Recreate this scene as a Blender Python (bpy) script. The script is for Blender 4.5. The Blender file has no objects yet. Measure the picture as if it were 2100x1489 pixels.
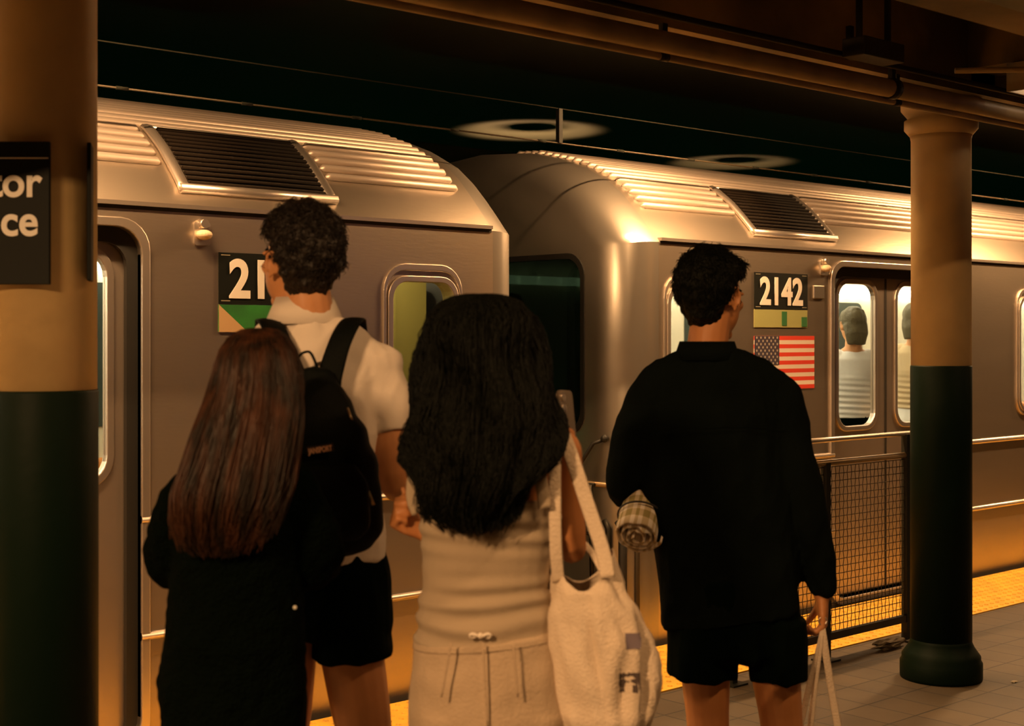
import bpy, bmesh, math, random
import numpy as np
from mathutils import Vector, Matrix, noise, Euler
PI = math.pi
C = bpy.context.scene.collection
SC = bpy.context.scene

# ------------------------------------------------------------------ camera, world, lights, exposure
EYE = 1.55                       # camera height above the platform floor
TH = math.radians(48.1)          # angle between the camera axis and the track direction (+x)
FX, FY = math.cos(TH), math.sin(TH)      # forward
RX, RY = math.sin(TH), -math.cos(TH)     # right
FPX = 2100 * 50 / 36.0
HOR = 690.0                      # horizon row
cam = bpy.data.cameras.new('camera')
camo = bpy.data.objects.new('camera', cam); C.objects.link(camo)
cam.lens = 50; cam.sensor_width = 36; cam.sensor_fit = 'HORIZONTAL'
cam.shift_y = -(744.5 - HOR) / 2100
cam.clip_start = 0.05; cam.clip_end = 200
camo.matrix_world = Matrix(((RX, 0, -FX, 0), (RY, 0, -FY, 0), (0, 1, 0, EYE), (0, 0, 0, 1)))
cam.dof.use_dof = True; cam.dof.focus_distance = 6.2; cam.dof.aperture_fstop = 4.8
SC.camera = camo
w = bpy.data.worlds.new('world'); SC.world = w; w.use_nodes = True
w.node_tree.nodes['Background'].inputs[0].default_value = (0.10, 0.22, 0.10, 1)
w.node_tree.nodes['Background'].inputs[1].default_value = 0.012
SC.view_settings.view_transform = 'Standard'; SC.view_settings.look = 'None'
SC.view_settings.exposure = 0.4; SC.view_settings.gamma = 1; SC.view_settings.use_curve_mapping = False

WARM = (1.0, 0.54, 0.225)
# platform lamps: (x, y, z, watts); each sits in the baffled fixture built further down
LAMPS = [(-1.7, .9, 2.84, 260), (2.1, .9, 2.84, 22), (5.9, .9, 2.84, 24), (9.8, .9, 2.84, 24), (6.25, 3.0, 2.66, .3), (9.9, 3.0, 2.66, .3),
         (-1.6, 4.4, 2.95, 76), (1.9, 4.4, 2.95, 76), (5.4, 4.4, 2.95, 85), (8.9, 4.4, 2.95, 85), (12.4, 4.4, 2.95, 85)]
for (lx, ly, lz, lw) in LAMPS:
    ld = bpy.data.lights.new('tube_light', 'AREA'); ld.shape = 'RECTANGLE'; ld.size = 1.15; ld.size_y = 0.05
    ld.energy = lw; ld.color = WARM
    lo = bpy.data.objects.new('tube_light', ld); C.objects.link(lo); lo.location = (lx, ly, lz - 0.012)

# ------------------------------------------------------------------ survey helpers
def at(px, py, d):               # point at distance d along the camera axis, as measured on the photograph
    u = (px - 1050) / FPX; v = (HOR - py) / FPX
    return Vector((d * (FX + u * RX), d * (FY + u * RY), EYE + v * d))
def on_y(px, y):                 # x on the vertical plane y = const
    u = (px - 1050) / FPX
    return y * (FX + u * RX) / (FY + u * RY)
def on_y3(px, py, y):
    u = (px - 1050) / FPX
    return at(px, py, y / (FY + u * RY))

# ------------------------------------------------------------------ materials
MATS = {}
def mat(name, col=(.5, .5, .5), rough=.6, metal=0., noise_amt=0., noise_scale=8., bump=0., bump_scale=30., emit=None, es=0.,
        col2=None, stretch=(1, 1, 1), spec=.5, coat=0., alpha=None, aniso=0., sheen=0., trans=0.):
    if name in MATS: return MATS[name]
    m = bpy.data.materials.new(name); m.use_nodes = True; MATS[name] = m
    nt = m.node_tree; N = nt.nodes; L = nt.links; b = N['Principled BSDF']
    b.inputs['Base Color'].default_value = (*col, 1); b.inputs['Roughness'].default_value = rough
    b.inputs['Metallic'].default_value = metal; b.inputs['Specular IOR Level'].default_value = spec
    b.inputs['Coat Weight'].default_value = coat; b.inputs['Sheen Weight'].default_value = sheen
    b.inputs['Transmission Weight'].default_value = trans
    b.inputs['Anisotropic'].default_value = aniso
    tc = N.new('ShaderNodeTexCoord'); mp = N.new('ShaderNodeMapping'); mp.inputs['Scale'].default_value = stretch
    L.new(tc.outputs['Object'], mp.inputs['Vector'])
    if noise_amt > 0 or col2:
        n = N.new('ShaderNodeTexNoise'); n.inputs['Scale'].default_value = noise_scale; n.inputs['Detail'].default_value = 6
        L.new(mp.outputs[0], n.inputs['Vector'])
        r = N.new('ShaderNodeValToRGB'); c2 = col2 or tuple(max(0, c * (1 - noise_amt)) for c in col)
        r.color_ramp.elements[0].color = (*c2, 1); r.color_ramp.elements[1].color = (*col, 1)
        r.color_ramp.elements[0].position = .35; r.color_ramp.elements[1].position = .65
        L.new(n.outputs['Fac'], r.inputs[0]); L.new(r.outputs[0], b.inputs['Base Color'])
    if bump > 0:
        n2 = N.new('ShaderNodeTexNoise'); n2.inputs['Scale'].default_value = bump_scale; n2.inputs['Detail'].default_value = 4
        L.new(mp.outputs[0], n2.inputs['Vector'])
        bp = N.new('ShaderNodeBump'); bp.inputs['Strength'].default_value = bump; bp.inputs['Distance'].default_value = .01
        L.new(n2.outputs['Fac'], bp.inputs['Height']); L.new(bp.outputs[0], b.inputs['Normal'])
    if emit:
        b.inputs['Emission Color'].default_value = (*emit, 1); b.inputs['Emission Strength'].default_value = es
    return m

steel = mat('brushed_steel', (.60, .53, .45), .36, .92, noise_amt=.12, noise_scale=1.6, bump=.05, bump_scale=40, stretch=(.4, .4, 2))
steel_smooth = mat('painted_end_cap', (.50, .47, .43), .33, .85, noise_amt=.15, noise_scale=1.5)
steel_bright = mat('polished_steel', (.72, .66, .61), .33, .9)
rib_m = mat('satin_roof_ribs', (.66, .58, .52), .5, .7)
steel_door = mat('door_steel', (.55, .49, .44), .4, .88, noise_amt=.15, noise_scale=2)
dark_metal = mat('dark_metal', (.02, .018, .012), .5, .6, bump=.1)
grille_m = mat('grille_metal', (.009, .006, .004), .85, 0., spec=.12)
rubber = mat('black_rubber', (.012, .012, .011), .6)
black_paint = mat('black_sign_enamel', (.004, .006, .005), .6, spec=.2)
white_paint = mat('white_lettering', (.78, .76, .72), .5)
cream = mat('cream_column_paint', (.58, .42, .20), .5, noise_amt=.25, noise_scale=3.5, bump=.15, bump_scale=18)
green_paint = mat('dark_green_column_paint', (.0015, .0085, .004), .55, spec=.12, bump=.12, bump_scale=20)
yellow = mat('yellow_tactile', (.80, .45, .035), .55, noise_amt=.28, noise_scale=9, bump=.1)
concrete = mat('concrete', (.22, .19, .14), .85, noise_amt=.4, noise_scale=2.5, bump=.4, bump_scale=12)
ceil_paint = mat('grimy_ceiling_paint', (.46, .33, .15), .8, col2=(.09, .07, .03), noise_scale=1.3, bump=.3, bump_scale=8)
pipe_paint = mat('pipe_paint', (.36, .27, .15), .45, noise_amt=.4, noise_scale=5, bump=.1)
void_paint = mat('tunnel_black', (.016, .017, .013), .9, spec=.1, bump=.2, bump_scale=4)
skin = mat('skin', (.56, .24, .09), .5, noise_amt=.12, noise_scale=14, bump=.05, bump_scale=90)
skin_b = mat('skin_light', (.64, .30, .13), .5, noise_amt=.12, noise_scale=14, bump=.05, bump_scale=90)
hair_black = mat('black_hair', (.0032, .0042, .0026), .5, bump=.8, bump_scale=60, stretch=(3, 3, .5), spec=.12)
hair_dark = mat('dark_brown_hair', (.011, .007, .004), .45, bump=.8, bump_scale=50, stretch=(3, 3, .4), spec=.4)
polo_m = mat('white_polo_knit', (.80, .72, .64), .85, bump=.25, bump_scale=350, sheen=.2)
navy_m = mat('black_linen', (.0035, .0060, .0052), .9, noise_amt=.2, bump=.3, bump_scale=240, spec=.04)
black_cloth = mat('black_cloth', (.0012, .0036, .0022), .9, spec=.03, bump=.3, bump_scale=200)
coat_m = mat('black_wool_coat', (.0012, .0028, .0016), .95, bump=1., bump_scale=120, spec=.025)
nylon = mat('black_nylon', (.0015, .0030, .0022), .65, spec=.12, bump=.3, bump_scale=260)
tank_m = mat('beige_ribbed_knit', (.40, .32, .23), .85, bump=.35, bump_scale=260, stretch=(3, 3, .3))
pants_m = mat('pale_linen_trousers', (.44, .34, .24), .85, bump=.3, bump_scale=150)
canvas_m = mat('natural_canvas', (.72, .60, .47), .85, bump=.4, bump_scale=180, noise_amt=.08, noise_scale=7)
glass_m = None

def glass(name, tint=(.8, .85, .8), rough=.02, fac=.12):
    if name in MATS: return MATS[name]
    m = bpy.data.materials.new(name); m.use_nodes = True; MATS[name] = m
    nt = m.node_tree; N = nt.nodes; L = nt.links; N.remove(N['Principled BSDF'])
    o = N['Material Output']; mx = N.new('ShaderNodeMixShader'); t = N.new('ShaderNodeBsdfTransparent'); g = N.new('ShaderNodeBsdfGlossy')
    t.inputs[0].default_value = (*tint, 1); g.inputs['Roughness'].default_value = rough
    mx.inputs[0].default_value = fac
    L.new(t.outputs[0], mx.inputs[1]); L.new(g.outputs[0], mx.inputs[2]); L.new(mx.outputs[0], o.inputs[0])
    return m
pane_m = glass('window_glass', (.92, .90, .82), .03, .06)
dark_pane_m = glass('tinted_glass', (.03, .04, .03), .03, .03)

def floor_mat():
    m = bpy.data.materials.new('platform_tiles'); m.use_nodes = True
    nt = m.node_tree; N = nt.nodes; L = nt.links; b = N['Principled BSDF']
    tc = N.new('ShaderNodeTexCoord'); mp = N.new('ShaderNodeMapping'); mp.inputs['Location'].default_value = (.02, -.005, 0)
    L.new(tc.outputs['Object'], mp.inputs['Vector'])
    br = N.new('ShaderNodeTexBrick'); br.offset = 0; br.inputs['Scale'].default_value = 1
    br.inputs['Brick Width'].default_value = .19; br.inputs['Row Height'].default_value = .23
    br.inputs['Mortar Size'].default_value = .0045; br.inputs['Mortar Smooth'].default_value = .3
    br.inputs['Color1'].default_value = (.075, .052, .026, 1); br.inputs['Color2'].default_value = (.058, .041, .021, 1)
    br.inputs['Mortar'].default_value = (.010, .008, .004, 1)
    L.new(mp.outputs[0], br.inputs['Vector'])
    n = N.new('ShaderNodeTexNoise'); n.inputs['Scale'].default_value = 2.2; n.inputs['Detail'].default_value = 8
    L.new(tc.outputs['Object'], n.inputs['Vector'])
    mx = N.new('ShaderNodeMix'); mx.data_type = 'RGBA'; mx.blend_type = 'MULTIPLY'; mx.inputs[0].default_value = .8
    L.new(br.outputs['Color'], mx.inputs[6])
    rp = N.new('ShaderNodeValToRGB'); rp.color_ramp.elements[0].color = (.45, .42, .38, 1); rp.color_ramp.elements[1].color = (1, 1, 1, 1)
    rp.color_ramp.elements[0].position = .3; rp.color_ramp.elements[1].position = .62
    L.new(n.outputs['Fac'], rp.inputs[0]); L.new(rp.outputs[0], mx.inputs[7])
    L.new(mx.outputs[2], b.inputs['Base Color']); b.inputs['Roughness'].default_value = .62
    bp = N.new('ShaderNodeBump'); bp.inputs['Strength'].default_value = .5; bp.inputs['Distance'].default_value = .004; bp.invert = True
    L.new(br.outputs['Fac'], bp.inputs['Height']); L.new(bp.outputs[0], b.inputs['Normal'])
    return m
tile_m = floor_mat()

def gingham():
    m = bpy.data.materials.new('gingham_check'); m.use_nodes = True
    nt = m.node_tree; N = nt.nodes; L = nt.links; b = N['Principled BSDF']
    uv = N.new('ShaderNodeUVMap'); sp = N.new('ShaderNodeSeparateXYZ'); L.new(uv.outputs[0], sp.inputs[0])
    outs = []
    for k in (0, 1):
        f = N.new('ShaderNodeMath'); f.operation = 'FRACT'; L.new(sp.outputs[k], f.inputs[0])
        g = N.new('ShaderNodeMath'); g.operation = 'GREATER_THAN'; g.inputs[1].default_value = .5; L.new(f.outputs[0], g.inputs[0])
        outs.append(g)
    a = N.new('ShaderNodeMath'); a.operation = 'ADD'; L.new(outs[0].outputs[0], a.inputs[0]); L.new(outs[1].outputs[0], a.inputs[1])
    d = N.new('ShaderNodeMath'); d.operation = 'MULTIPLY'; d.inputs[1].default_value = .5; L.new(a.outputs[0], d.inputs[0])
    r = N.new('ShaderNodeValToRGB'); r.color_ramp.elements[0].color = (.80, .74, .66, 1); r.color_ramp.elements[1].color = (.30, .26, .10, 1)
    e = r.color_ramp.elements.new(.5); e.color = (.55, .46, .30, 1)
    L.new(d.outputs[0], r.inputs[0]); L.new(r.outputs[0], b.inputs['Base Color']); b.inputs['Roughness'].default_value = .9
    return m
gingham_m = gingham()

def hair_streak_mat():           # long straight hair, dark roots and lighter chestnut lengths
    m = bpy.data.materials.new('long_brown_hair'); m.use_nodes = True
    nt = m.node_tree; N = nt.nodes; L = nt.links; b = N['Principled BSDF']
    tc = N.new('ShaderNodeTexCoord'); mp = N.new('ShaderNodeMapping'); mp.inputs['Scale'].default_value = (38, 38, 1.2)
    L.new(tc.outputs['Object'], mp.inputs['Vector'])
    n = N.new('ShaderNodeTexNoise'); n.inputs['Scale'].default_value = 1; n.inputs['Detail'].default_value = 5
    L.new(mp.outputs[0], n.inputs['Vector'])
    r = N.new('ShaderNodeValToRGB'); r.color_ramp.elements[0].color = (.012, .007, .004, 1); r.color_ramp.elements[1].color = (.060, .022, .010, 1)
    r.color_ramp.elements[0].position = .38; r.color_ramp.elements[1].position = .68
    L.new(n.outputs['Fac'], r.inputs[0]); L.new(r.outputs[0], b.inputs['Base Color']); b.inputs['Roughness'].default_value = .42; b.inputs['Specular IOR Level'].default_value = .22
    bp = N.new('ShaderNodeBump'); bp.inputs['Strength'].default_value = .7; bp.inputs['Distance'].default_value = .006
    L.new(n.outputs['Fac'], bp.inputs['Height']); L.new(bp.outputs[0], b.inputs['Normal'])
    return m
hair_long_m = hair_streak_mat()

# ------------------------------------------------------------------ object helpers
def tag(o, label=None, cat=None, group=None, kind=None):
    if label: o['label'] = label
    if cat: o['category'] = cat
    if group: o['group'] = group
    if kind: o['kind'] = kind
    return o
def empty(name, loc=(0, 0, 0), rz=0, label=None, cat=None, group=None):
    o = bpy.data.objects.new(name, None); C.objects.link(o); o.location = loc; o.rotation_euler = (0, 0, rz); o.empty_display_size = .1
    return tag(o, label, cat, group)
def link_mesh(name, me, m, parent=None, smooth=False):
    if m is not None and len(me.materials) == 0:
        for mm in (m if isinstance(m, (list, tuple)) else [m]): me.materials.append(mm)
    o = bpy.data.objects.new(name, me); C.objects.link(o)
    if parent is not None: o.parent = parent
    if smooth: me.shade_smooth()
    return o
def obj(name, bm, m, parent=None, smooth=False, bevel=0.):
    me = bpy.data.meshes.new(name); bm.normal_update(); bm.to_mesh(me); bm.free()
    o = link_mesh(name, me, m, parent, smooth)
    if bevel:
        b = o.modifiers.new('bevel', 'BEVEL'); b.width = bevel; b.segments = 2; b.limit_method = 'ANGLE'
    if smooth == 'auto':
        pass
    return o
def struct(name, bm, m, smooth=False):
    o = obj(name, bm, m, None, smooth); o['kind'] = 'structure'; return o
def box(bm, x0, x1, y0, y1, z0, z1, mi=0):
    vs = [bm.verts.new((x, y, z)) for x in (x0, x1) for y in (y0, y1) for z in (z0, z1)]
    fs = []
    for f in ((0, 1, 3, 2), (4, 6, 7, 5), (0, 4, 5, 1), (2, 3, 7, 6), (0, 2, 6, 4), (1, 5, 7, 3)):
        fc = bm.faces.new([vs[i] for i in f]); fc.material_index = mi; fs.append(fc)
    return vs
def frame_of(d, up=Vector((0, 0, 1))):
    d = d.normalized()
    if abs(d.dot(up)) > .95: up = Vector((0, 1, 0)) if abs(d.y) < .9 else Vector((1, 0, 0))
    a = up.cross(d).normalized(); b = d.cross(a).normalized()
    return a, b
def tube(bm, pts, rad, n=10, cap=True, mi=0, ref=None, flat=1.):
    # sweep along pts; rad a float or list (float or (ra, rb)); parallel frame
    pts = [Vector(p) for p in pts]; K = len(pts)
    if not isinstance(rad, (list, tuple)): rad = [rad] * K
    rings = []; a = None
    for i, p in enumerate(pts):
        d = (pts[min(i + 1, K - 1)] - pts[max(i - 1, 0)])
        if d.length < 1e-9: d = Vector((0, 0, 1))
        d.normalize()
        if a is None:
            if ref is not None:
                a = Vector(ref); a = (a - d * a.dot(d)).normalized()
            else: a, _ = frame_of(d)
        else:
            src = Vector(ref) if ref is not None else a
            a = (src - d * src.dot(d))
            if a.length < 1e-6: a, _ = frame_of(d)
            a.normalize()
        b = d.cross(a)
        r = rad[i]; ra, rb = (r if isinstance(r, (list, tuple)) else (r, r * flat))
        rings.append([bm.verts.new(p + a * (ra * math.cos(2 * PI * k / n)) + b * (rb * math.sin(2 * PI * k / n))) for k in range(n)])
    for i in range(K - 1):
        for k in range(n):
            f = bm.faces.new((rings[i][k], rings[i][(k + 1) % n], rings[i + 1][(k + 1) % n], rings[i + 1][k])); f.material_index = mi
            f.smooth = True
    if cap:
        bm.faces.new(rings[0][::-1]).material_index = mi; bm.faces.new(rings[-1]).material_index = mi
    return rings
def ell(bm, c, r, rot=(0, 0, 0), seg=20):
    M = Matrix.Translation(Vector(c)) @ Euler(rot).to_matrix().to_4x4() @ Matrix.Diagonal((r[0], r[1], r[2], 1))
    bmesh.ops.create_uvsphere(bm, u_segments=seg, v_segments=max(8, seg // 2 + 2), radius=1, matrix=M)
def lathe(bm, prof, n=40, c=(0, 0), mi=0):
    rings = [[bm.verts.new((c[0] + r * math.cos(2 * PI * k / n), c[1] + r * math.sin(2 * PI * k / n), z)) for k in range(n)] for r, z in prof]
    for i in range(len(prof) - 1):
        for k in range(n):
            f = bm.faces.new((rings[i][k], rings[i][(k + 1) % n], rings[i + 1][(k + 1) % n], rings[i + 1][k])); f.material_index = mi; f.smooth = True
    bm.faces.new(rings[0][::-1]); bm.faces.new(rings[-1])
def prism(bm, pts, y0, y1, mi=0):  # pts in (x, z); extruded along y
    a = [bm.verts.new((p[0], y0, p[1])) for p in pts]; b = [bm.verts.new((p[0], y1, p[1])) for p in pts]; n = len(pts)
    bm.faces.new(a).material_index = mi; bm.faces.new(b[::-1]).material_index = mi
    for i in range(n): bm.faces.new((a[i], b[i], b[(i + 1) % n], a[(i + 1) % n])).material_index = mi
def rrect(x0, x1, z0, z1, r, n=6):
    out = []
    for cx, cz, a0 in ((x1 - r, z1 - r, 0), (x0 + r, z1 - r, 90), (x0 + r, z0 + r, 180), (x1 - r, z0 + r, 270)):
        for k in range(n + 1):
            a = math.radians(a0 + 90 * k / n); out.append((cx + r * math.cos(a), cz + r * math.sin(a)))
    return out
def ring_frame(bm, outer, inner, y0, y1):   # closed frame between two outlines of the same length, in the xz plane
    n = len(outer)
    V = [[bm.verts.new((p[0], y, p[1])) for p in ol] for ol, y in ((outer, y0), (outer, y1), (inner, y1), (inner, y0))]
    for r in range(4):
        A, B = V[r], V[(r + 1) % 4]
        for i in range(n):
            f = bm.faces.new((A[i], A[(i + 1) % n], B[(i + 1) % n], B[i])); f.smooth = False
def text(name, body, parent, loc, rot, size, m, xs=1., off=0., ext=.002, align='LEFT'):
    cu = bpy.data.curves.new(name, 'FONT'); cu.body = body; cu.size = size; cu.extrude = ext; cu.offset = off
    cu.align_x = align; cu.resolution_u = 6
    cu.materials.append(m)
    tmp = bpy.data.objects.new(name, cu); C.objects.link(tmp); bpy.context.view_layer.update()
    dg = bpy.context.evaluated_depsgraph_get(); me = bpy.data.meshes.new_from_object(tmp.evaluated_get(dg), depsgraph=dg); bpy.data.objects.remove(tmp)
    o = bpy.data.objects.new(name, me); C.objects.link(o); o.parent = parent; o.location = loc; o.rotation_euler = rot; o.scale = (xs, 1, 1)
    return o
def finish(bm, voxel=0., smooth=0, sub=0, name='m'):   # voxel-fuse overlapping solids into one smooth skin
    me = bpy.data.meshes.new(name); bm.to_mesh(me); bm.free()
    o = bpy.data.objects.new('fusing', me); C.objects.link(o)
    if voxel:
        r = o.modifiers.new('r', 'REMESH'); r.mode = 'VOXEL'; r.voxel_size = voxel
    if smooth:
        s = o.modifiers.new('s', 'SMOOTH'); s.factor = .5; s.iterations = smooth
    bpy.context.view_layer.update(); dg = bpy.context.evaluated_depsgraph_get(); ev = o.evaluated_get(dg)
    me2 = bpy.data.meshes.new_from_object(ev, depsgraph=dg)
    bpy.data.objects.remove(o); bpy.data.meshes.remove(me)
    me2.shade_smooth(); return me2
def displace(me, fn):            # fn(co, normal) -> offset vector
    n = len(me.vertices); nr = [v.normal.copy() for v in me.vertices]
    for v, nn in zip(me.vertices, nr): v.co = v.co + fn(v.co, nn)
    me.update()
def cut(o, cutters):
    bms = bmesh.new()
    for fn in cutters: fn(bms)
    bmesh.ops.recalc_face_normals(bms, faces=bms.faces)
    me = bpy.data.meshes.new('cut'); bms.to_mesh(me); bms.free()
    co = bpy.data.objects.new('cut', me); C.objects.link(co)
    b = o.modifiers.new('b', 'BOOLEAN'); b.operation = 'DIFFERENCE'; b.solver = 'EXACT'; b.object = co
    bpy.context.view_layer.update(); dg = bpy.context.evaluated_depsgraph_get(); me2 = bpy.data.meshes.new_from_object(o.evaluated_get(dg), depsgraph=dg)
    o.modifiers.clear(); old = o.data; o.data = me2; bpy.data.objects.remove(co)
def smooth_by_angle(o, deg=35):
    o.data.shade_smooth()
    bm = bmesh.new(); bm.from_mesh(o.data); lim = math.radians(deg)
    for e in bm.edges:
        if len(e.link_faces) == 2 and e.calc_face_angle(0) > lim: e.smooth = False
    bm.to_mesh(o.data); bm.free()

rail_m = mat('worn_rail_paint', (.34, .24, .13), .4, .5, noise_amt=.25)
brown_metal = mat('brown_painted_metal', (.05, .037, .02), .5, .2, noise_amt=.2)
#@@SETTING
# ================================================================== THE STATION
PY = 4.17                        # inner edge of the tactile strip
EDGE = 4.79                      # platform edge
bm = bmesh.new(); box(bm, -7, 26, -6, PY, -.2, 0); struct('floor', bm, tile_m)
bm = bmesh.new(); box(bm, -7, 26, PY, EDGE, -.2, .006)
nx = 0
x = 1.2
while x < 12.5:                  # rows of tactile domes
    for j in range(10):
        y = PY + .035 + j * .0605
        vs = []
        for r, z in ((.013, .006), (.009, .0115)):
            vs.append([bm.verts.new((x + r * math.cos(2 * PI * k / 6), y + r * math.sin(2 * PI * k / 6), z)) for k in range(6)])
        for k in range(6): bm.faces.new((vs[0][k], vs[0][(k + 1) % 6], vs[1][(k + 1) % 6], vs[1][k]))
        bm.faces.new(vs[1])
    x += .0605
struct('trim_1', bm, yellow)
bm = bmesh.new(); box(bm, -7, 26, EDGE, EDGE + .015, -.12, -.002); struct('trim_2', bm, dark_metal)
bm = bmesh.new(); box(bm, -7, 26, EDGE - .25, EDGE, -1.2, -.2); struct('wall_platform_side', bm, void_paint)
bm = bmesh.new(); box(bm, -7, 26, EDGE - .25, 9.4, -1.4, -1.2); struct('floor_trackbed', bm, void_paint)
bm = bmesh.new(); box(bm, -7, 26, 9.2, 9.4, -1.2, 3.6); struct('wall_back', bm, void_paint)
bm = bmesh.new(); box(bm, -7, 26, -6.2, -6, 0, 3.1); struct('wall_front', bm, mat('cream_wall_tile', (.50, .44, .34), .4, noise_amt=.2))
bm = bmesh.new(); box(bm, -7, 26, 3.62, 9.4, 3.15, 3.6); struct('ceiling_over_tracks', bm, void_paint)
bm = bmesh.new(); box(bm, -7, 26, -6.2, 3.3, 2.98, 3.2); struct('ceiling', bm, ceil_paint)
bm = bmesh.new(); box(bm, -7, 26, 3.3, 3.62, 2.62, 3.5); struct('trim_3', bm, ceil_paint)          # girder over the columns
bm = bmesh.new(); box(bm, -7, 26, 2.68, 2.80, 2.74, 2.98); struct('trim_4', bm, ceil_paint)
bm = bmesh.new(); box(bm, -7, 26, 1.95, 2.10, 2.43, 2.98); struct('trim_20', bm, ceil_paint)   # deep beam added only to shade the column tops        
for i, bx in enumerate((1.49, 5.77, 10.05, 14.33)):                                                # cross beams at the columns
    bm = bmesh.new(); box(bm, bx - .13, bx + .13, -6, 3.3, 2.72, 2.98)
    box(bm, bx - .10, bx + .10, 3.3, 3.32, 2.66, 2.98)
    struct('trim_%d' % (5 + i), bm, ceil_paint)
bm = bmesh.new(); box(bm, -7.2, -7, -6, 9.4, -1.2, 3.6); struct('wall_left', bm, void_paint)
bm = bmesh.new(); box(bm, 26, 26.2, -6, 9.4, -1.2, 3.6); struct('wall_right', bm, void_paint)

# ------------------------------------------------------------------ columns
CR = .133
def column(x, y, label):
    t = empty('platform_column', (x, y, 0), 0, label, 'column', 'round columns along the platform edge')
    bm = bmesh.new(); lathe(bm, [(CR, 1.417), (CR, 2.44), (CR + .004, 2.46)]); obj('cream_upper_shaft', bm, cream, t)
    bm = bmesh.new(); lathe(bm, [(CR + .003, .10), (CR + .003, 1.412), (CR + .001, 1.418)]); obj('green_lower_shaft', bm, green_paint, t)
    bm = bmesh.new(); lathe(bm, [(.180, 0), (.182, .012), (.182, .075), (.174, .088), (.174, .105), (.160, .125), (.146, .145), (.137, .165), (CR + .002, .19)])
    obj('base', bm, green_paint, t)
    bm = bmesh.new(); lathe(bm, [(CR + .004, 2.46), (CR + .03, 2.49), (CR + .03, 2.53), (CR + .012, 2.54), (CR + .045, 2.58), (CR + .045, 2.62)]); obj('capital', bm, cream, t)
    return t
column(1.49, 3.41, 'thick cream and dark green column at left edge carrying black station signs')
column(5.77, 3.51, 'cream over dark green round column on the right, behind the wire mesh barrier end')
column(-2.8, 3.41, 'out of view column before the left sign column')

# ------------------------------------------------------------------ station signs on the left column
RZV = -(PI / 2 - TH)             # rotation that faces the view direction
cc = Vector((1.49, 3.41, 0))
def face_pt(r, f, z): return Vector((cc.x + r * RX + f * FX, cc.y + r * RY + f * FY, z))
t = empty('station_sign', face_pt(0, -(CR + .02), 0), RZV, 'black station sign with tor and ce in white letters on left column', 'sign')
# sign local frame: +x right, +y away from the viewer
bm = bmesh.new(); box(bm, -.21, .073, -.012, .0, 1.673, 2.012); obj('panel', bm, black_paint, t, bevel=.002)
bm = bmesh.new(); box(bm, -.208, .070, -.0135, -.0121, 1.971, 1.9735); obj('white_rule', bm, white_paint, t)
text('lettering', 'tor', t, (.054, -.0135, 1.882), (PI / 2, 0, 0), .103, white_paint, .95, .0022, .001, 'RIGHT')
text('lettering', 'ce', t, (.047, -.0135, 1.790), (PI / 2, 0, 0), .103, white_paint, .95, .0022, .001, 'RIGHT')
for bz in (1.74, 1.94):
    bm = bmesh.new(); box(bm, -.015, .015, 0, .03, bz, bz + .02); obj('bracket', bm, dark_metal, t)
t = empty('station_sign', Vector((at(187, HOR, 3.43).x, at(187, HOR, 3.43).y, 0)), RZV + math.radians(103.2), 'black station sign seen edge on at right side of left column', 'sign')
bm = bmesh.new(); box(bm, 0, .27, .0, .010, 1.685, 2.018); obj('panel', bm, black_paint, t, bevel=.002)
bm = bmesh.new()
for z0, z1 in ((1.862, 1.936), (1.776, 1.850)): box(bm, .12, .22, .0101, .0115, z0, z1)
obj('lettering', bm, white_paint, t)

# ------------------------------------------------------------------ mesh barrier on the platform
FYN = 4.06
t = empty('wire_mesh_barrier', (4.96, FYN, 0), 0, 'dark wire mesh barrier with two metal top rails between man and column', 'barrier')


bm = bmesh.new(); tube(bm, [(-.03, 0, 1.055), (1.47, 0, 1.055)], .0125, 12); obj('hand_rail', bm, steel_bright, t)
bm = bmesh.new(); tube(bm, [(-.03, 0, .945), (1.40, 0, .945)], .015, 12); obj('top_rail', bm, rail_m, t)
bm = bmesh.new(); box(bm, .0, 1.40, -.014, .014, .095, .13); obj('bottom_rail', bm, brown_metal, t)
for lx in (0, .70, 1.385):
    bm = bmesh.new(); box(bm, lx - .017, lx + .017, -.017, .017, .0 if lx != .70 else .0, .945 if lx == .70 else 1.05)
    box(bm, lx - .05, lx + .05, -.05, .05, 0, .008); obj('post', bm, mat('dark_post', (.012, .014, .01), .5, .3), t)
bm = bmesh.new(); x = .03; k = 0
while x < 1.37:
    pts = [(x, .0022 * math.cos(PI * (j + k)), .13 + j * .0345) for j in range(24)]
    pts = [p for p in pts if p[2] < .935]; tube(bm, pts, .0021, 4, cap=False); x += .0325; k += 1
j = 0; z = .13
while z < .93:
    tube(bm, [(.01, 0, z), (1.375, 0, z)], .0021, 4, cap=False); z += .0345
obj('wire_mesh', bm, mat('mesh_wire', (.02, .016, .01), .5, .4), t)
bm = bmesh.new(); tube(bm, [(1.40, -.005, 1.0), (1.46, -.005, 1.0), (1.50, -.005, .97)], [.03, .035, .02], 12); obj('end_bracket', bm, dark_metal, t)

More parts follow.
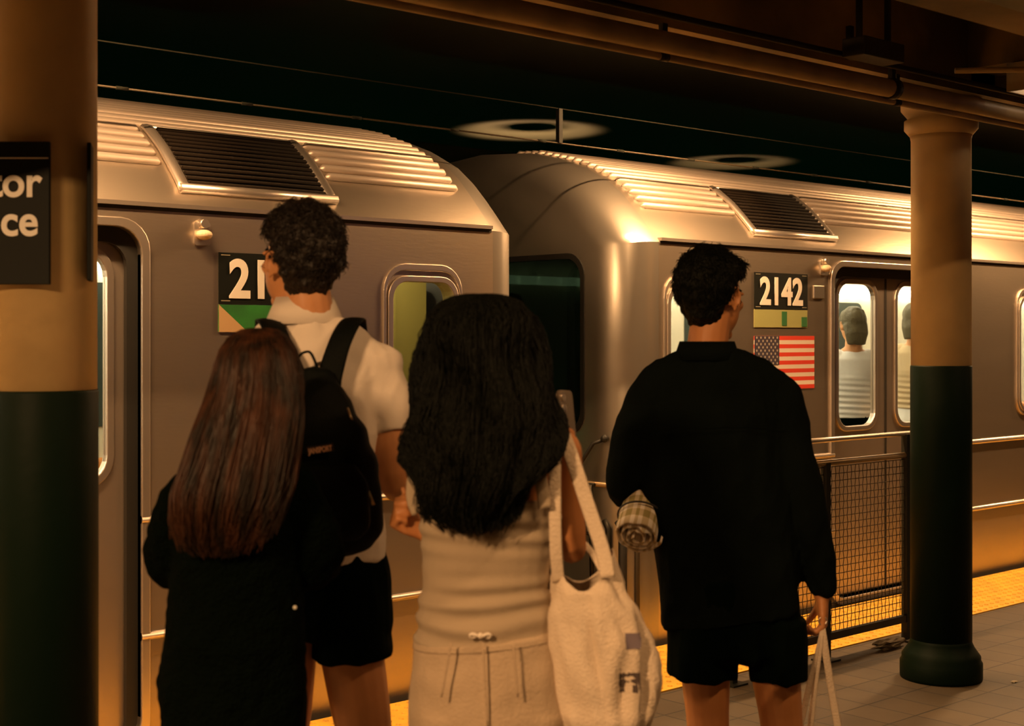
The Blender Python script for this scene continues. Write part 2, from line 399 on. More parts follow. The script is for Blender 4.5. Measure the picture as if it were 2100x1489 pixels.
# crumpled litter by the barrier foot
def litter(name, loc, s, m, label, cat, seed):
    bm = bmesh.new(); bmesh.ops.create_icosphere(bm, subdivisions=3, radius=1)
    for v in bm.verts:
        k = 1 + .6 * noise.noise(v.co * 2.1 + Vector((seed, 0, 0))) + .3 * noise.noise(v.co * 6)
        v.co = Vector((v.co.x * s[0] * k, v.co.y * s[1] * k, max(-.95, v.co.z) * s[2] * k + s[2]))
    bm.verts.ensure_lookup_table(); mz = min(v.co.z for v in bm.verts)
    for v in bm.verts: v.co.z -= mz
    o = obj(name, bm, m, None, False); o.location = loc; tag(o, label, cat)
litter('crumpled_bag', (6.10, 4.00, 0), (.13, .035, .022), mat('dirty_paper', (.10, .075, .04), .8), 'crumpled dirty bag lying under the barrier end beside column', 'litter', 3)
litter('paper_scrap', (5.93, 3.24, 0), (.018, .010, .003), mat('pale_paper', (.4, .35, .25), .8), 'tiny pale paper scrap on tiles right of column base', 'litter', 7)

# ------------------------------------------------------------------ overhead pipes, boxes and lamps
def pipe(name, y, z, r, x0, x1, m, label, cat='pipe', clamps=(), n=16):
    t = empty(name, (x0, y, z), 0, label, cat)
    bm = bmesh.new(); tube(bm, [(0, 0, 0), (x1 - x0, 0, 0)], r, n); obj('pipe_run', bm, m, t)
    for cx in clamps:
        bm = bmesh.new(); tube(bm, [(cx - x0 - .02, 0, 0), (cx - x0 + .02, 0, 0)], r * 1.18, 16); box(bm, cx - x0 - .012, cx - x0 + .012, -.01, .01, r, r + .1)
        obj('clamp', bm, dark_metal, t)
    return t
pipe('ceiling_pipe', 3.20, 2.535, .036, -4, 22, pipe_paint, 'thick tan pipe running under the ceiling edge girder', clamps=(2.2, 4.9, 7.5))
pipe('ceiling_pipe', 3.245, 2.497, .013, -4, 22, pipe_paint, 'thin conduit with lit lower edge beneath thick ceiling pipe', clamps=(2.25, 3.6, 5.0), n=10)
pipe('ceiling_conduit', 3.12, 2.60, .012, -4, 22, dark_metal, 'thin dark conduit above thick ceiling pipe', 'conduit', clamps=(2.9, 4.5), n=8)
# small conduit across
t = tag(empty('ceiling_conduit', (5.2, 3.1, 2.63)), 'slanting thin conduit crossing the ceiling right of junction box', 'conduit')
bm = bmesh.new(); tube(bm, [(0, 0, 0), (1.3, -1.2, .02)], .012, 8); obj('pipe_run', bm, pipe_paint, t)
t = empty('junction_box', (4.55, 3.05, 2.60), 0, 'dark junction box hanging on ceiling above mesh barrier', 'junction box')
bm = bmesh.new(); box(bm, -.13, .13, -.05, .05, -.02, .05); obj('box_body', bm, dark_metal, t, bevel=.004)
for hx in (-.1, .085):
    bm = bmesh.new(); box(bm, hx, hx + .015, -.01, .01, .05, .38); obj('hanger', bm, dark_metal, t)
t = empty('junction_box', (2.62, 3.10, 2.62), 0, 'dark junction box on the pipe at top centre of view', 'junction box')
bm = bmesh.new(); box(bm, -.08, .08, -.05, .05, -.02, .08); obj('box_body', bm, dark_metal, t, bevel=.004)
bm = bmesh.new(); box(bm, -.01, .01, -.01, .01, .08, .38); obj('hanger', bm, dark_metal, t)

tube_m = mat('lit_tube', (1, .9, .8), .5, emit=(1.0, .72, .48), es=5.)
def fixture(x, y, z, label):
    t = empty('platform_lamp', (x, y, z), 0, label, 'lamp', 'tube lamps under the platform ceiling')
    bm = bmesh.new()
    prism(bm, [(-.64, 0), (.64, 0), (.64, .05), (-.64, .05)], -.085, .085)
    box(bm, -.64, .64, -.095, -.085, -.07, .05); box(bm, -.64, .64, .085, .095, -.07, .05)
    box(bm, -.65, -.64, -.095, .095, -.07, .05); box(bm, .64, .65, -.095, .095, -.07, .05)
    box(bm, -.4, -.38, -.01, .01, .05, 2.98 - z); box(bm, .38, .4, -.01, .01, .05, 2.98 - z)
    obj('housing', bm, mat('lamp_housing', (.30, .24, .15), .5), t)
    for s in (-1, 1):
        bm = bmesh.new(); tube(bm, [(-.6, s * .06, -.012), (.6, s * .06, -.012)], .01, 8); obj('tube', bm, tube_m, t)
for i, (lx, ly, lz, lw) in enumerate(LAMPS):
    if ly == 3.0: fixture(lx, ly, lz, 'tube lamp in slim metal housing at right edge above the column' if lx < 7 else 'second tube lamp farther along the platform ceiling')
names = ['left of the viewer', 'just ahead of the viewer', 'over the right side of the platform', 'at the far right of the platform']
for i, (lx, ly, lz, lw) in enumerate(LAMPS[:4]):
    t = empty('platform_lamp', (lx, ly, lz), 0, 'bare tube lamp on the low ceiling ' + names[i], 'lamp', 'bare tube lamps over the platform')
    bm = bmesh.new(); box(bm, -.64, .64, -.06, .06, 0, .14); obj('housing', bm, mat('lamp_housing', (.30, .24, .15), .5), t)
names = ['first', 'second', 'third', 'fourth', 'fifth']
for i, (lx, ly, lz, lw) in enumerate([l for l in LAMPS if l[1] > 4]):
    t = empty('edge_lamp', (lx, ly, lz), 0, names[i] + ' shallow lamp from the left behind the girder above the platform edge', 'lamp', 'lamps above the platform edge')
    bm = bmesh.new(); box(bm, -.62, .62, -.07, .07, 0, .2); box(bm, -.66, .66, -.085, -.072, -.095, .2); obj('housing', bm, mat('lamp_housing', (.30, .24, .15), .5), t)
# added uplights imitate the oval pools that car roofs reflect onto the tunnel ceiling
for i, (lx, ly, pw) in enumerate(((7.5, 8.15, 190), (10.26, 8.4, 80))):
    t = empty('added_uplight', (lx, ly, 2.62), 0, ('nearer' if i == 0 else 'farther') + ' added uplight imitating light the car roof reflects onto the tunnel ceiling', 'lamp', 'added uplights beyond the train')
    bm = bmesh.new(); tube(bm, [(0, 0, -.06), (0, 0, -.02)], [.06, .09], 16); tube(bm, [(0, 0, -3.8), (0, 0, -.06)], .015, 8); obj('added_lamp_bowl', bm, dark_metal, t)
    bm = bmesh.new(); tube(bm, [(-.03, -.04, .12), (-.03, -.04, .125)], .062, 24); tube(bm, [(-.02, -.05, -.02), (-.02, -.05, .12)], .004, 6); obj('ring_blocker', bm, dark_metal, t)  # disc added to cut a dark middle into the pool
    ld = bpy.data.lights.new('uplight', 'SPOT'); ld.energy = pw; ld.color = WARM; ld.spot_size = math.radians(100); ld.spot_blend = .35; ld.shadow_soft_size = .03
    lo = bpy.data.objects.new('uplight', ld); C.objects.link(lo); lo.parent = t; lo.rotation_euler = (PI, 0, 0)
# green signal lamps, made up behind the train to lift the tunnel blacks
for i, sx in enumerate((1.5, 6.0, 11.0, 16.0)):
    t = empty('added_green_lamp', (sx, 9.1, .7), 0, ['first', 'second', 'third', 'fourth'][i] + ' green signal lamp, made up to lift the tunnel blacks behind the train', 'fill', 'made-up tunnel lamps')
    bm = bmesh.new(); box(bm, -.1, .1, -.02, .1, -.2, .2); obj('added_lamp_case', bm, dark_metal, t)
    ld = bpy.data.lights.new('green_fill', 'POINT'); ld.energy = 9; ld.color = (.02, 1, .32); ld.shadow_soft_size = .08
    lo = bpy.data.objects.new('green_fill', ld); C.objects.link(lo); lo.parent = t; lo.location = (0, -.14, 0)
# backlit information screen on the platform, mirrored as a violet patch in the steel car side
t = empty('information_screen', (7.36, -.6, 0), 0, 'blue backlit information screen standing on the platform, outside the photograph', 'screen')
bm = bmesh.new(); box(bm, -.42, .42, -.10, -.005, 1.2, 2.3); box(bm, -.06, .06, -.08, -.03, 0, 1.2); box(bm, -.3, .3, -.2, .1, 0, .02); obj('cabinet', bm, dark_metal, t)
bm = bmesh.new(); box(bm, -.18, .18, -.004, .0, 1.65, 2.25); obj('display', bm, mat('display_glow', (.1, .1, .3), .4, emit=(.30, .28, 1.0), es=.6), t)

# cable along the tunnel, hung just above the car roofs
YC = 5.0
def cable(y, z, r, x0, x1, label, step=.55, m=None, hang=()):
    t = empty('overhead_cable', (x0, y, z), 0, label, 'cable')
    bm = bmesh.new(); tube(bm, [(0, 0, 0), (x1 - x0, 0, 0)], r, 8); obj('cable_run', bm, m or brown_metal, t)
    bm = bmesh.new(); x = .2
    while x < x1 - x0 and step: tube(bm, [(x, 0, 0), (x + .05, 0, 0)], r * 1.8, 8); x += step
    for hx in hang:
        hb = bmesh.new(); box(hb, hx - x0 - .012, hx - x0 + .012, -.012, .012, 0, .17); obj('hanger', hb, black_paint, t)
    if hang:
        hb = bmesh.new(); tube(hb, [(0, 0, .17), (x1 - x0, 0, .17)], .003, 6); obj('messenger_wire', hb, void_paint, t)
    obj('clips', bm, void_paint, t)['kind'] = 'stuff'
cable(5.05, 2.50, .004, -1, 20, 'thin horizontal cable with dark clips just above the train roofs', hang=(on_y(1147, 5.05),))
cable(4.3, 2.93, .003, -1, 14, 'very faint thin wire high over the tracks', step=0, m=void_paint)
# ================================================================== THE TRAIN
YT = 4.87; WID = 2.62; RC = .22
half = [(0, 2.03), (.05, 2.085), (.10, 2.14), (.17, 2.213), (.25, 2.29), (.36, 2.372), (.52, 2.45), (.71, 2.515), (.95, 2.57), (1.31, 2.595)]
def profile(off=0.):
    p = [(0 + off, -.28 + (.30 if off else 0)), (0 + off, .40), (0 + off, .85), (0 + off, 1.5), (0 + off, 2.03 - off * .6)]
    p += [(a + off * .75, z - off * .75) for a, z in half[1:]]
    q = [(WID - a, z) for a, z in p[:-1]][::-1]
    return p + q
def prof_at(s):                  # point and outward normal at arc length s up the roof curve
    acc = 0
    for (a, b) in zip(half[:-1], half[1:]):
        d = math.hypot(b[0] - a[0], b[1] - a[1])
        if acc + d >= s or b is half[-1]:
            f = (s - acc) / d; n = (-(b[1] - a[1]) / d, (b[0] - a[0]) / d)
            return (a[0] + f * (b[0] - a[0]), a[1] + f * (b[1] - a[1])), n
        acc += d
def loft_rings(bm, rings):
    V = [[bm.verts.new(p) for p in r] for r in rings]; n = len(rings[0])
    for i in range(len(V) - 1):
        for k in range(n): bm.faces.new((V[i][k], V[i][(k + 1) % n], V[i + 1][(k + 1) % n], V[i + 1][k]))
    bm.faces.new(V[0][::-1]); bm.faces.new(V[-1])
def ring(x, pr, inset):
    out = []
    for a, z in pr:
        s = 1 - inset / (WID / 2); zz = z - (inset * .75 * max(0, (z - 1.9) / .7))
        out.append((x, YT + WID / 2 + (a - WID / 2) * s, zz))
    return out
def wall_cut(o_list):
    def f(bms):
        for (x0, x1, z0, z1, r) in o_list: prism(bms, rrect(x0, x1, z0, z1, r), YT - .2, YT + .2)
    return f
dim_interior = mat('interior_panel', (.52, .47, .36), .5)
int_floor = mat('interior_floor', (.08, .07, .06), .5)
int_lamp = mat('interior_light', (1, 1, 1), .5, emit=(1.0, .93, .74), es=13.)
seat_m = mat('orange_seat', (.50, .19, .05), .4)
side_glow = []

def subway_car(x0, x1, ends, doors, wins, label, plates, grilles, rank):
    # x0..x1 is the straight part of the side wall; ends says which ends carry a cab end ('l', 'r')
    t = empty('subway_car', ((x0 + x1) / 2, YT + WID / 2, 0), 0, label, 'subway car')
    inv = Matrix.Translation((-(x0 + x1) / 2, -(YT + WID / 2), 0))
    def put(name, bm, m, parent=t, sm=False, bevel=0):
        if parent is t: bm.transform(inv)
        return obj(name, bm, m, parent, sm, bevel)
    def sub(name, bm, m, parent, sm=False, bevel=0):
        bm.transform(inv); return obj(name, bm, m, parent, sm, bevel)
    pr = profile(); bm = bmesh.new(); rings = []
    for k in range(7):
        a = PI / 2 * k / 6
        rings.append(ring(x0 - RC * math.cos(a), pr, RC * (1 - math.sin(a))))
    for k in range(6, -1, -1):
        a = PI / 2 * k / 6
        rings.append(ring(x1 + RC * math.cos(a), pr, RC * (1 - math.sin(a))))
    loft_rings(bm, rings)
    bmi = bmesh.new(); pi_ = profile(.075)
    loft_rings(bmi, [ring(x0 - RC + .08, pi_, .16), ring(x0, pi_, 0.), ring(x1, pi_, 0.), ring(x1 + RC - .08, pi_, .16)])
    bmesh.ops.recalc_face_normals(bm, faces=bm.faces)
    o = obj('body_shell', bm, steel)
    mi = bpy.data.meshes.new('inner'); bmesh.ops.recalc_face_normals(bmi, faces=bmi.faces); bmi.to_mesh(mi); bmi.free()
    io = bpy.data.objects.new('inner', mi); C.objects.link(io); mi.materials.append(dim_interior)
    b = o.modifiers.new('b', 'BOOLEAN'); b.object = io; b.operation = 'DIFFERENCE'; b.solver = 'EXACT'; b.material_mode = 'TRANSFER'
    bpy.context.view_layer.update(); dg = bpy.context.evaluated_depsgraph_get(); o.data = bpy.data.meshes.new_from_object(o.evaluated_get(dg), depsgraph=dg); o.modifiers.clear(); bpy.data.objects.remove(io)
    holes = [(a, b_, .03, 1.955, .10) for a, b_ in doors] + [(a, b_, c, d, .075) for a, b_, c, d in wins]
    cuts = [wall_cut(holes)]
    ew = (YT + .33, YT + 1.17, 1.06, 1.96)           # cab end window
    def endcut(bms):
        for side in ends:
            xx = x0 - RC if side == 'l' else x1 + RC
            pts = rrect(ew[0], ew[1], ew[2], ew[3], .11)
            A = [bms.verts.new((xx - .15, p[0], p[1])) for p in pts]; B = [bms.verts.new((xx + .15, p[0], p[1])) for p in pts]
            bms.faces.new(A); bms.faces.new(B[::-1]); n = len(pts)
            for i in range(n): bms.faces.new((A[i], B[i], B[(i + 1) % n], A[(i + 1) % n]))
    cuts.append(endcut)
    cut(o, cuts)
    # material: end caps get the smoother painted finish
    o.data.materials.append(steel_smooth); ci = len(o.data.materials) - 1
    for p in o.data.polygons:
        c = p.center
        if (c.x < x0 - .002 or c.x > x1 + .002) and o.data.materials[p.material_index] == steel: p.material_index = ci
    o.data.transform(inv); o.parent = t; smooth_by_angle(o, 28)
    # end window panes
    for side in ends:
        xx = x0 - RC if side == 'l' else x1 + RC; s = 1 if side == 'l' else -1
        bm = bmesh.new(); pts = rrect(ew[0] - .005, ew[1] + .005, ew[2] - .005, ew[3] + .005, .11)
        A = [bm.verts.new((xx + s * .03, p[0], p[1])) for p in pts]; bm.faces.new(A)
        A = [bm.verts.new((xx + s * .036, p[0], p[1])) for p in pts]; bm.faces.new(A)
        fr = bmesh.new(); po = rrect(ew[0] - .022, ew[1] + .022, ew[2] - .022, ew[3] + .022, .125); pn = rrect(ew[0] + .006, ew[1] - .006, ew[2] + .006, ew[3] - .006, .105)
        n = len(po); V = [[fr.verts.new((xx - s * d, p[0], p[1])) for p in ol] for ol, d in ((po, -.01), (po, .008), (pn, .008), (pn, -.03))]
        for r in range(3):
            for i in range(n): fr.faces.new((V[r][i], V[r][(i + 1) % n], V[r + 1][(i + 1) % n], V[r + 1][i]))
        f = put('end_window', fr, rubber); sub('pane', bm, dark_pane_m, f)
        # dark cab partition behind the window
        if side == 'r':
            bm = bmesh.new(); box(bm, xx - .95, xx - .92, YT + .09, YT + 1.5, .03, 2.1); put('cab_partition', bm, mat('cab_green', (.30, .32, .16), .7))
            bm = bmesh.new(); box(bm, xx - .95, xx - .13, YT + .60, YT + .63, .03, 2.1); box(bm, xx - .36, xx - .34, YT + .57, YT + .60, .03, 2.1); put('cab_side_panel', bm, mat('cab_olive', (.40, .33, .10), .7))
            ld = bpy.data.lights.new('cab_fill', 'AREA'); ld.size = .25; ld.energy = 2.5; ld.color = (1, .85, .5); lo = bpy.data.objects.new('cab_fill', ld); C.objects.link(lo); lo.parent = t; lo.location = inv @ Vector((xx - .5, YT + .32, 2.1))  # light without a fixture, added to brighten the cab panels
        # corner grab rails and folding gate posts between cars
        for dx, dy, r, z0, z1, mm in ((.012, .05, .014, .05, .62, brown_metal), (-.02, .09, .022, .05, .62, rubber), (-.035, .16, .016, .05, .62, dark_metal)):
            bm = bmesh.new(); px = xx + s * (RC * .45 + dx * 2) - s * .03; py = YT + dy - .02
            tube(bm, [(px, py + .03, z0), (px, py, z0 + .04), (px, py, z1 - .04), (px, py + .03, z1)], r, 10); put('grab_rail', bm, mm)
        bm = bmesh.new()
        for gy in (.22, .55, .9): tube(bm, [(xx - s * .03, YT + gy, .05), (xx - s * .05, YT + gy, .8)], .012, 8)
        for gz in (.25, .55, .8): tube(bm, [(xx - s * .04, YT + .2, gz), (xx - s * .04, YT + .95, gz)], .009, 8)
        put('end_gate', bm, dark_metal)
        bm = bmesh.new(); box(bm, min(xx, xx - s * .16), max(xx, xx - s * .16), YT + .35, YT + WID - .35, -.25, -.05); put('anticlimber', bm, dark_metal)
        bm = bmesh.new(); tube(bm, [(xx - s * .01, YT + .16, 1.03), (xx - s * .05, YT + .20, 1.01), (xx - s * .10, YT + .28, .86), (xx - s * .12, YT + .36, .80)], .010, 8)
        ell(bm, (xx - s * .015, YT + .155, 1.035), (.02, .02, .02), seg=10); put('safety_chain', bm, rubber)
        bm = bmesh.new(); tube(bm, [(xx - s * .012, YT + .12, .80), (xx - s * .012, YT + WID - .2, .80)], .012, 8); put('end_rail', bm, rail_m)
    # gutter, belt rails
    bm = bmesh.new(); box(bm, x0 + .01, x1 - .01, YT - .012, YT + .02, 2.036, 2.052); put('gutter', bm, steel_bright)
    bm = bmesh.new(); box(bm, x0 + .01, x1 - .01, YT - .004, YT + .02, 2.022, 2.036); put('gutter_shadow_gap', bm, rubber)
    for nm, z in (('belt_rail', .866), ('rub_rail', .43)):
        bm = bmesh.new(); segs = [x0] + [v for d in sorted(doors) for v in d] + [x1]
        if z < .3: segs = [x0, x1]
        for i in range(0, len(segs), 2): tube(bm, [(segs[i], YT, z), (segs[i + 1], YT, z)], .0155, 10)
        put(nm, bm, steel_bright)
    # roof ribs
    gs0, gs1 = .13, .505
    bm = bmesh.new(); s = .27; xs0, xs1 = x0 + .06, x1 - .06
    while s < 1.35:
        (a, z), n = prof_at(s)
        gaps = [(g0 - .07, g1 + .07) for g0, g1 in grilles] if s < gs1 + .03 else []
        cur = xs0; segs = []
        for g0, g1 in sorted(gaps): segs.append((cur, g0)); cur = g1
        segs.append((cur, xs1))
        for a0, a1 in segs:
            if a1 - a0 > .05:
                P = (0, YT + a - n[0] * 0 , z); tube(bm, [(a0, YT + a, z), (a0 + .02, YT + a + n[0] * .006, z + n[1] * .006), (a1 - .02, YT + a + n[0] * .006, z + n[1] * .006), (a1, YT + a, z)], [.006, .019, .019, .006], 10)
        s += .058
    put('roof_ribs', bm, rib_m)
    # ventilation grilles
    for g0, g1 in grilles:
        (a0, z0), n0 = prof_at(gs0); (a1, z1), n1 = prof_at(gs1)
        K = 9; pts = [prof_at(gs0 + (gs1 - gs0) * i / K) for i in range(K + 1)]
        bm = bmesh.new()
        V = [[bm.verts.new((x, YT + p[0][0] + p[1][0] * h, p[0][1] + p[1][1] * h)) for p in pts] for x, h in ((g0, .004), (g0, .014), (g1, .014), (g1, .004))]
        for r in range(3):
            for i in range(K): bm.faces.new((V[r][i], V[r][i + 1], V[r + 1][i + 1], V[r + 1][i]))
        gp = put('roof_grille', bm, mat('grille_dark', (.02, .015, .01), .6))
        bm = bmesh.new(); nsl = 13
        for i in range(nsl):
            p, n = prof_at(gs0 + .01 + (gs1 - gs0 - .02) * i / (nsl - 1)); tube(bm, [(g0, YT + p[0] + n[0] * .02, p[1] + n[1] * .02), (g1, YT + p[0] + n[0] * .02, p[1] + n[1] * .02)], .0075, 6)
        sub('slats', bm, grille_m, gp)
        bm = bmesh.new()
        for gx in (g0 - .03, g1 + .03):
            P = [prof_at(gs0 - .03 + (gs1 - gs0 + .05) * i / 10) for i in range(11)]
            tube(bm, [(gx + .0, YT + p[0] + n[0] * .012, p[1] + n[1] * .012) for p, n in P], [(.028, .014)] * 11, 8, ref=(1, 0, 0))
        for ss, rr in ((gs0 - .015, .022), (gs1 + .02, .012)):
            p, n = prof_at(ss); tube(bm, [(g0 - .05, YT + p[0] + n[0] * .01, p[1] + n[1] * .01), (g1 + .05, YT + p[0] + n[0] * .01, p[1] + n[1] * .01)], rr, 8)
        sub('grille_frame', bm, steel_bright, gp)
    # doors, recessed leaves with rounded windows
    for (a, b_) in doors:
        mid = (a + b_) / 2
        bm = bmesh.new(); ring_frame(bm, rrect(a - .035, b_ + .035, -.01, 1.99, .12), rrect(a, b_, .03, 1.955, .10), YT - .012, YT + .07); put('door_surround', bm, steel_bright, bevel=.004)
        bm = bmesh.new(); ring_frame(bm, rrect(a, b_, .03, 1.955, .10), rrect(a + .045, b_ - .045, .03, 1.90, .09), YT + .022, YT + .045); put('door_seal', bm, rubber)
        for la, lb in ((a - .0, mid - .006), (mid + .006, b_ + .0)):
            wx0, wx1 = (la + lb) / 2 - .185, (la + lb) / 2 + .185
            bm = bmesh.new(); outer = rrect(la, lb, .035, 1.97, .012); inner = rrect(wx0, wx1, 1.02, 1.86, .09)
            ring_frame(bm, outer, inner, YT + .05, YT + .075); leaf = put('door', bm, steel_door)
            bm = bmesh.new(); ring_frame(bm, rrect(wx0 - .03, wx1 + .03, .99, 1.89, .115), inner, YT + .040, YT + .052); sub('window_frame', bm, steel_bright, leaf, bevel=.004)
            bm = bmesh.new(); prism(bm, inner, YT + .058, YT + .064); sub('pane', bm, pane_m, leaf)
        bm = bmesh.new(); box(bm, mid - .010, mid + .010, YT + .048, YT + .062, .035, 1.95); put('door_seam', bm, rubber)
    # side windows
    for (a, b_, c, d) in wins:
        bm = bmesh.new(); ring_frame(bm, rrect(a - .045, b_ + .045, c - .045, d + .075, .12), rrect(a - .03, b_ + .03, c - .03, d + .045, .10), YT - .010, YT + .02)
        ring_frame(bm, rrect(a - .022, b_ + .022, c - .022, d + .022, .095), rrect(a + .004, b_ - .004, c + .004, d - .004, .075), YT - .014, YT + .05)
        f = put('side_window', bm, steel_bright, bevel=.003)
        bm = bmesh.new(); prism(bm, rrect(a, b_, c, d, .075), YT + .03, YT + .036); sub('pane', bm, pane_m, f)
    # interior: floor, ceiling lamps, benches, poles, far windows
    xi0, xi1 = x0 + .15, x1 - .15
    bm = bmesh.new(); box(bm, x0 - .1, x1 + .1, YT + .08, YT + WID - .08, -.02, .02); put('interior_floor', bm, int_floor)
    for yy in (.75, 1.87):
        bm = bmesh.new(); box(bm, xi0, xi1, YT + yy - .07, YT + yy + .07, 2.16, 2.19); put('ceiling_light', bm, int_lamp)
    bm = bmesh.new(); box(bm, x0, x1, YT + .34, YT + WID - .34, 2.22, 2.235); put('interior_ceiling', bm, dim_interior)
    for d0, d1 in zip([xi0 + .2] + [d[1] for d in sorted(doors)], [d[0] for d in sorted(doors)] + [xi1 - .2]):
        if d1 - d0 > 1.2:
            for yy in (.12, WID - .55):
                bm = bmesh.new(); box(bm, d0 + .15, d1 - .15, YT + yy, YT + yy + .43, .38, .45); box(bm, d0 + .15, d1 - .15, YT + (yy - .03 if yy < 1 else yy + .40), YT + (yy + .03 if yy < 1 else yy + .46), .45, .88)
                put('bench', bm, seat_m, bevel=.02)
        for k in range(max(1, int((d1 - d0) / 1.4))):
            bm = bmesh.new(); wx = d0 + .4 + k * 1.4; prism(bm, rrect(wx, min(wx + 1.0, d1 - .1), 1.05, 1.85, .08), YT + WID - .085, YT + WID - .078); put('far_window', bm, mat('dark_far_glass', (.03, .04, .035), .15))
    bm = bmesh.new(); lx = x0 + .3
    while lx < x1 - .3: box(bm, lx, lx + .15, YT + WID - .15, YT + WID - .09, 1.915, 1.975); lx += .20
    put('cove_lights', bm, int_lamp)['kind'] = 'stuff'
    for d in doors:
        mid = (d[0] + d[1]) / 2
        for mx in (d[0] - .02, d[1] + .02):
            bm = bmesh.new(); tube(bm, [(mx, YT + .45, .02), (mx, YT + .45, 2.2)], .016, 8); put('grab_pole', bm, steel_bright)
    # marker lamps, plates
    for kind, *a in plates:
        if kind == 'lamp':
            X, Z = a; bm = bmesh.new(); prism(bm, rrect(X - .035, X + .035, Z - .03, Z + .06, .012), YT - .008, YT)
            tube(bm, [(X, YT - .03, Z + .052), (X, YT, Z + .052)], .018, 10)
            lm = put('marker_lamp', bm, steel_bright)
            bm = bmesh.new(); ell(bm, (X, YT - .02, Z + .01), (.033, .028, .020), seg=16); sub('lens', bm, mat('lamp_lens', (.75, .6, .42), .2, spec=.8), lm)
        if kind == 'box':
            X, Z = a; bm = bmesh.new(); box(bm, X, X + .10, YT - .008, YT + .001, Z, Z + .075); put('access_plate', bm, steel_smooth, bevel=.004)
        if kind == 'number':
            X, Z, s = a; bm = bmesh.new(); box(bm, X, X + .475, YT - .004, YT + .001, Z, Z + .20); p = put('number_plate', bm, black_paint)
            tx = text('digits', s, p, Vector((X + .2375 - (x0 + x1) / 2, -WID / 2 - .0055, Z + .028)), (PI / 2, 0, 0), .208, white_paint, .93, .0062, .001, 'CENTER')
            bm = bmesh.new()
            for dx, dz in ((.03, .012), (.445, .012), (.03, .19), (.445, .19)): box(bm, X + dx - .02, X + dx + .02, YT - .005, YT - .0038, Z + dz - .002, Z + dz + .002)
            sub('corner_marks', bm, mat('worn_mark', (.3, .28, .2), .5), p)
        if kind == 'poster':
            X, Z, h, mm = a; bm = bmesh.new(); box(bm, X, X + .475, YT - .003, YT + .001, Z, Z + h); p = put('poster', bm, mm)
            if mm.name.startswith('pale'):
                bm = bmesh.new(); box(bm, X + .24, X + .285, YT - .0045, YT - .003, Z + .01, Z + h - .01); box(bm, X + .42, X + .47, YT - .0045, YT - .003, Z + .005, Z + h * .6); sub('green_mark', bm, mat('leaf_green', (.03, .16, .05), .5), p)
            else:
                bm = bmesh.new()
                for tri in (((X, Z), (X + .13, Z), (X, Z + h)), ((X + .22, Z), (X + .475, Z), (X + .40, Z + h * .7), (X + .36, Z + h * .75))):
                    A = [bm.verts.new((q[0], YT - .0045, q[1])) for q in tri]; bm.faces.new(A)
                sub('tan_shape', bm, mat('poster_tan', (.50, .34, .18), .5), p)
        if kind == 'flag':
            X, Z = a; W_, H_ = .54, .295; bm = bmesh.new()
            for i in range(13): box(bm, X, X + W_, YT - .003, YT + .001, Z + H_ * i / 13, Z + H_ * (i + 1) / 13, i % 2)
            p = put('flag_decal', bm, [mat('flag_red', (.72, .055, .03), .5), mat('flag_white', (.78, .70, .62), .5)])
            bm = bmesh.new(); box(bm, X, X + W_ * .40, YT - .0042, YT - .0028, Z + H_ * 6 / 13, Z + H_); cn = sub('canton', bm, mat('flag_blue', (.045, .04, .07), .5), p)
            bm = bmesh.new()
            for r in range(9):
                for c_ in range(6 if r % 2 == 0 else 5):
                    sx = X + W_ * .40 * ((c_ + .5 + (0 if r % 2 == 0 else .5)) / 6); sz = Z + H_ * 6 / 13 + H_ * 7 / 13 * (r + .5) / 9
                    A = [bm.verts.new((sx + rr * math.sin(2 * PI * q / 10), YT - .0048, sz + rr * math.cos(2 * PI * q / 10))) for q in range(10) for rr in ((.0095 if q % 2 == 0 else .0045),)]
                    bm.faces.new(A)
            sub('stars', bm, mat('star_grey', (.5, .46, .40), .5), p)
    return t

EX1 = 4.253; EX2 = 5.369
green_poster = mat('green_poster', (.02, .14, .03), .5, col2=(.03, .25, .04), noise_scale=7)
pale_poster = mat('pale_green_poster', (.34, .36, .14), .5)
subway_car(EX1 - 15.2, EX1, 'r', [(1.30, 2.51), (-3.0, -1.79), (-8.0, -6.79)], [(3.675, 4.02, 1.02, 1.79), (-1.2, .5, 1.04, 1.80), (-5.9, -4.0, 1.04, 1.80)],
           'silver subway car on the left whose door and rounded end window show',
           [('lamp', 2.765, 1.93), ('number', 2.838, 1.677, '2141'), ('poster', 2.838, 1.567, .107, green_poster)], [(2.76, 3.39), (-3.2, -2.5)], 0)
subway_car(EX2, EX2 + 15.2, 'l', [(6.86, 8.07), (12.2, 13.41), (17.2, 18.41)], [(5.445, 5.81, 1.02, 1.79), (8.98, 9.95, 1.06, 1.80), (10.3, 11.4, 1.06, 1.8), (14.2, 15.6, 1.06, 1.8)],
           'silver subway car on the right numbered 2142 with a flag decal',
           [('lamp', 6.765, 1.93), ('box', 6.665, 1.765), ('number', 6.135, 1.70, '2142'), ('poster', 6.135, 1.60, .098, pale_poster), ('flag', 6.135, 1.257)], [(6.26, 6.93), (12.5, 13.2)], 1)
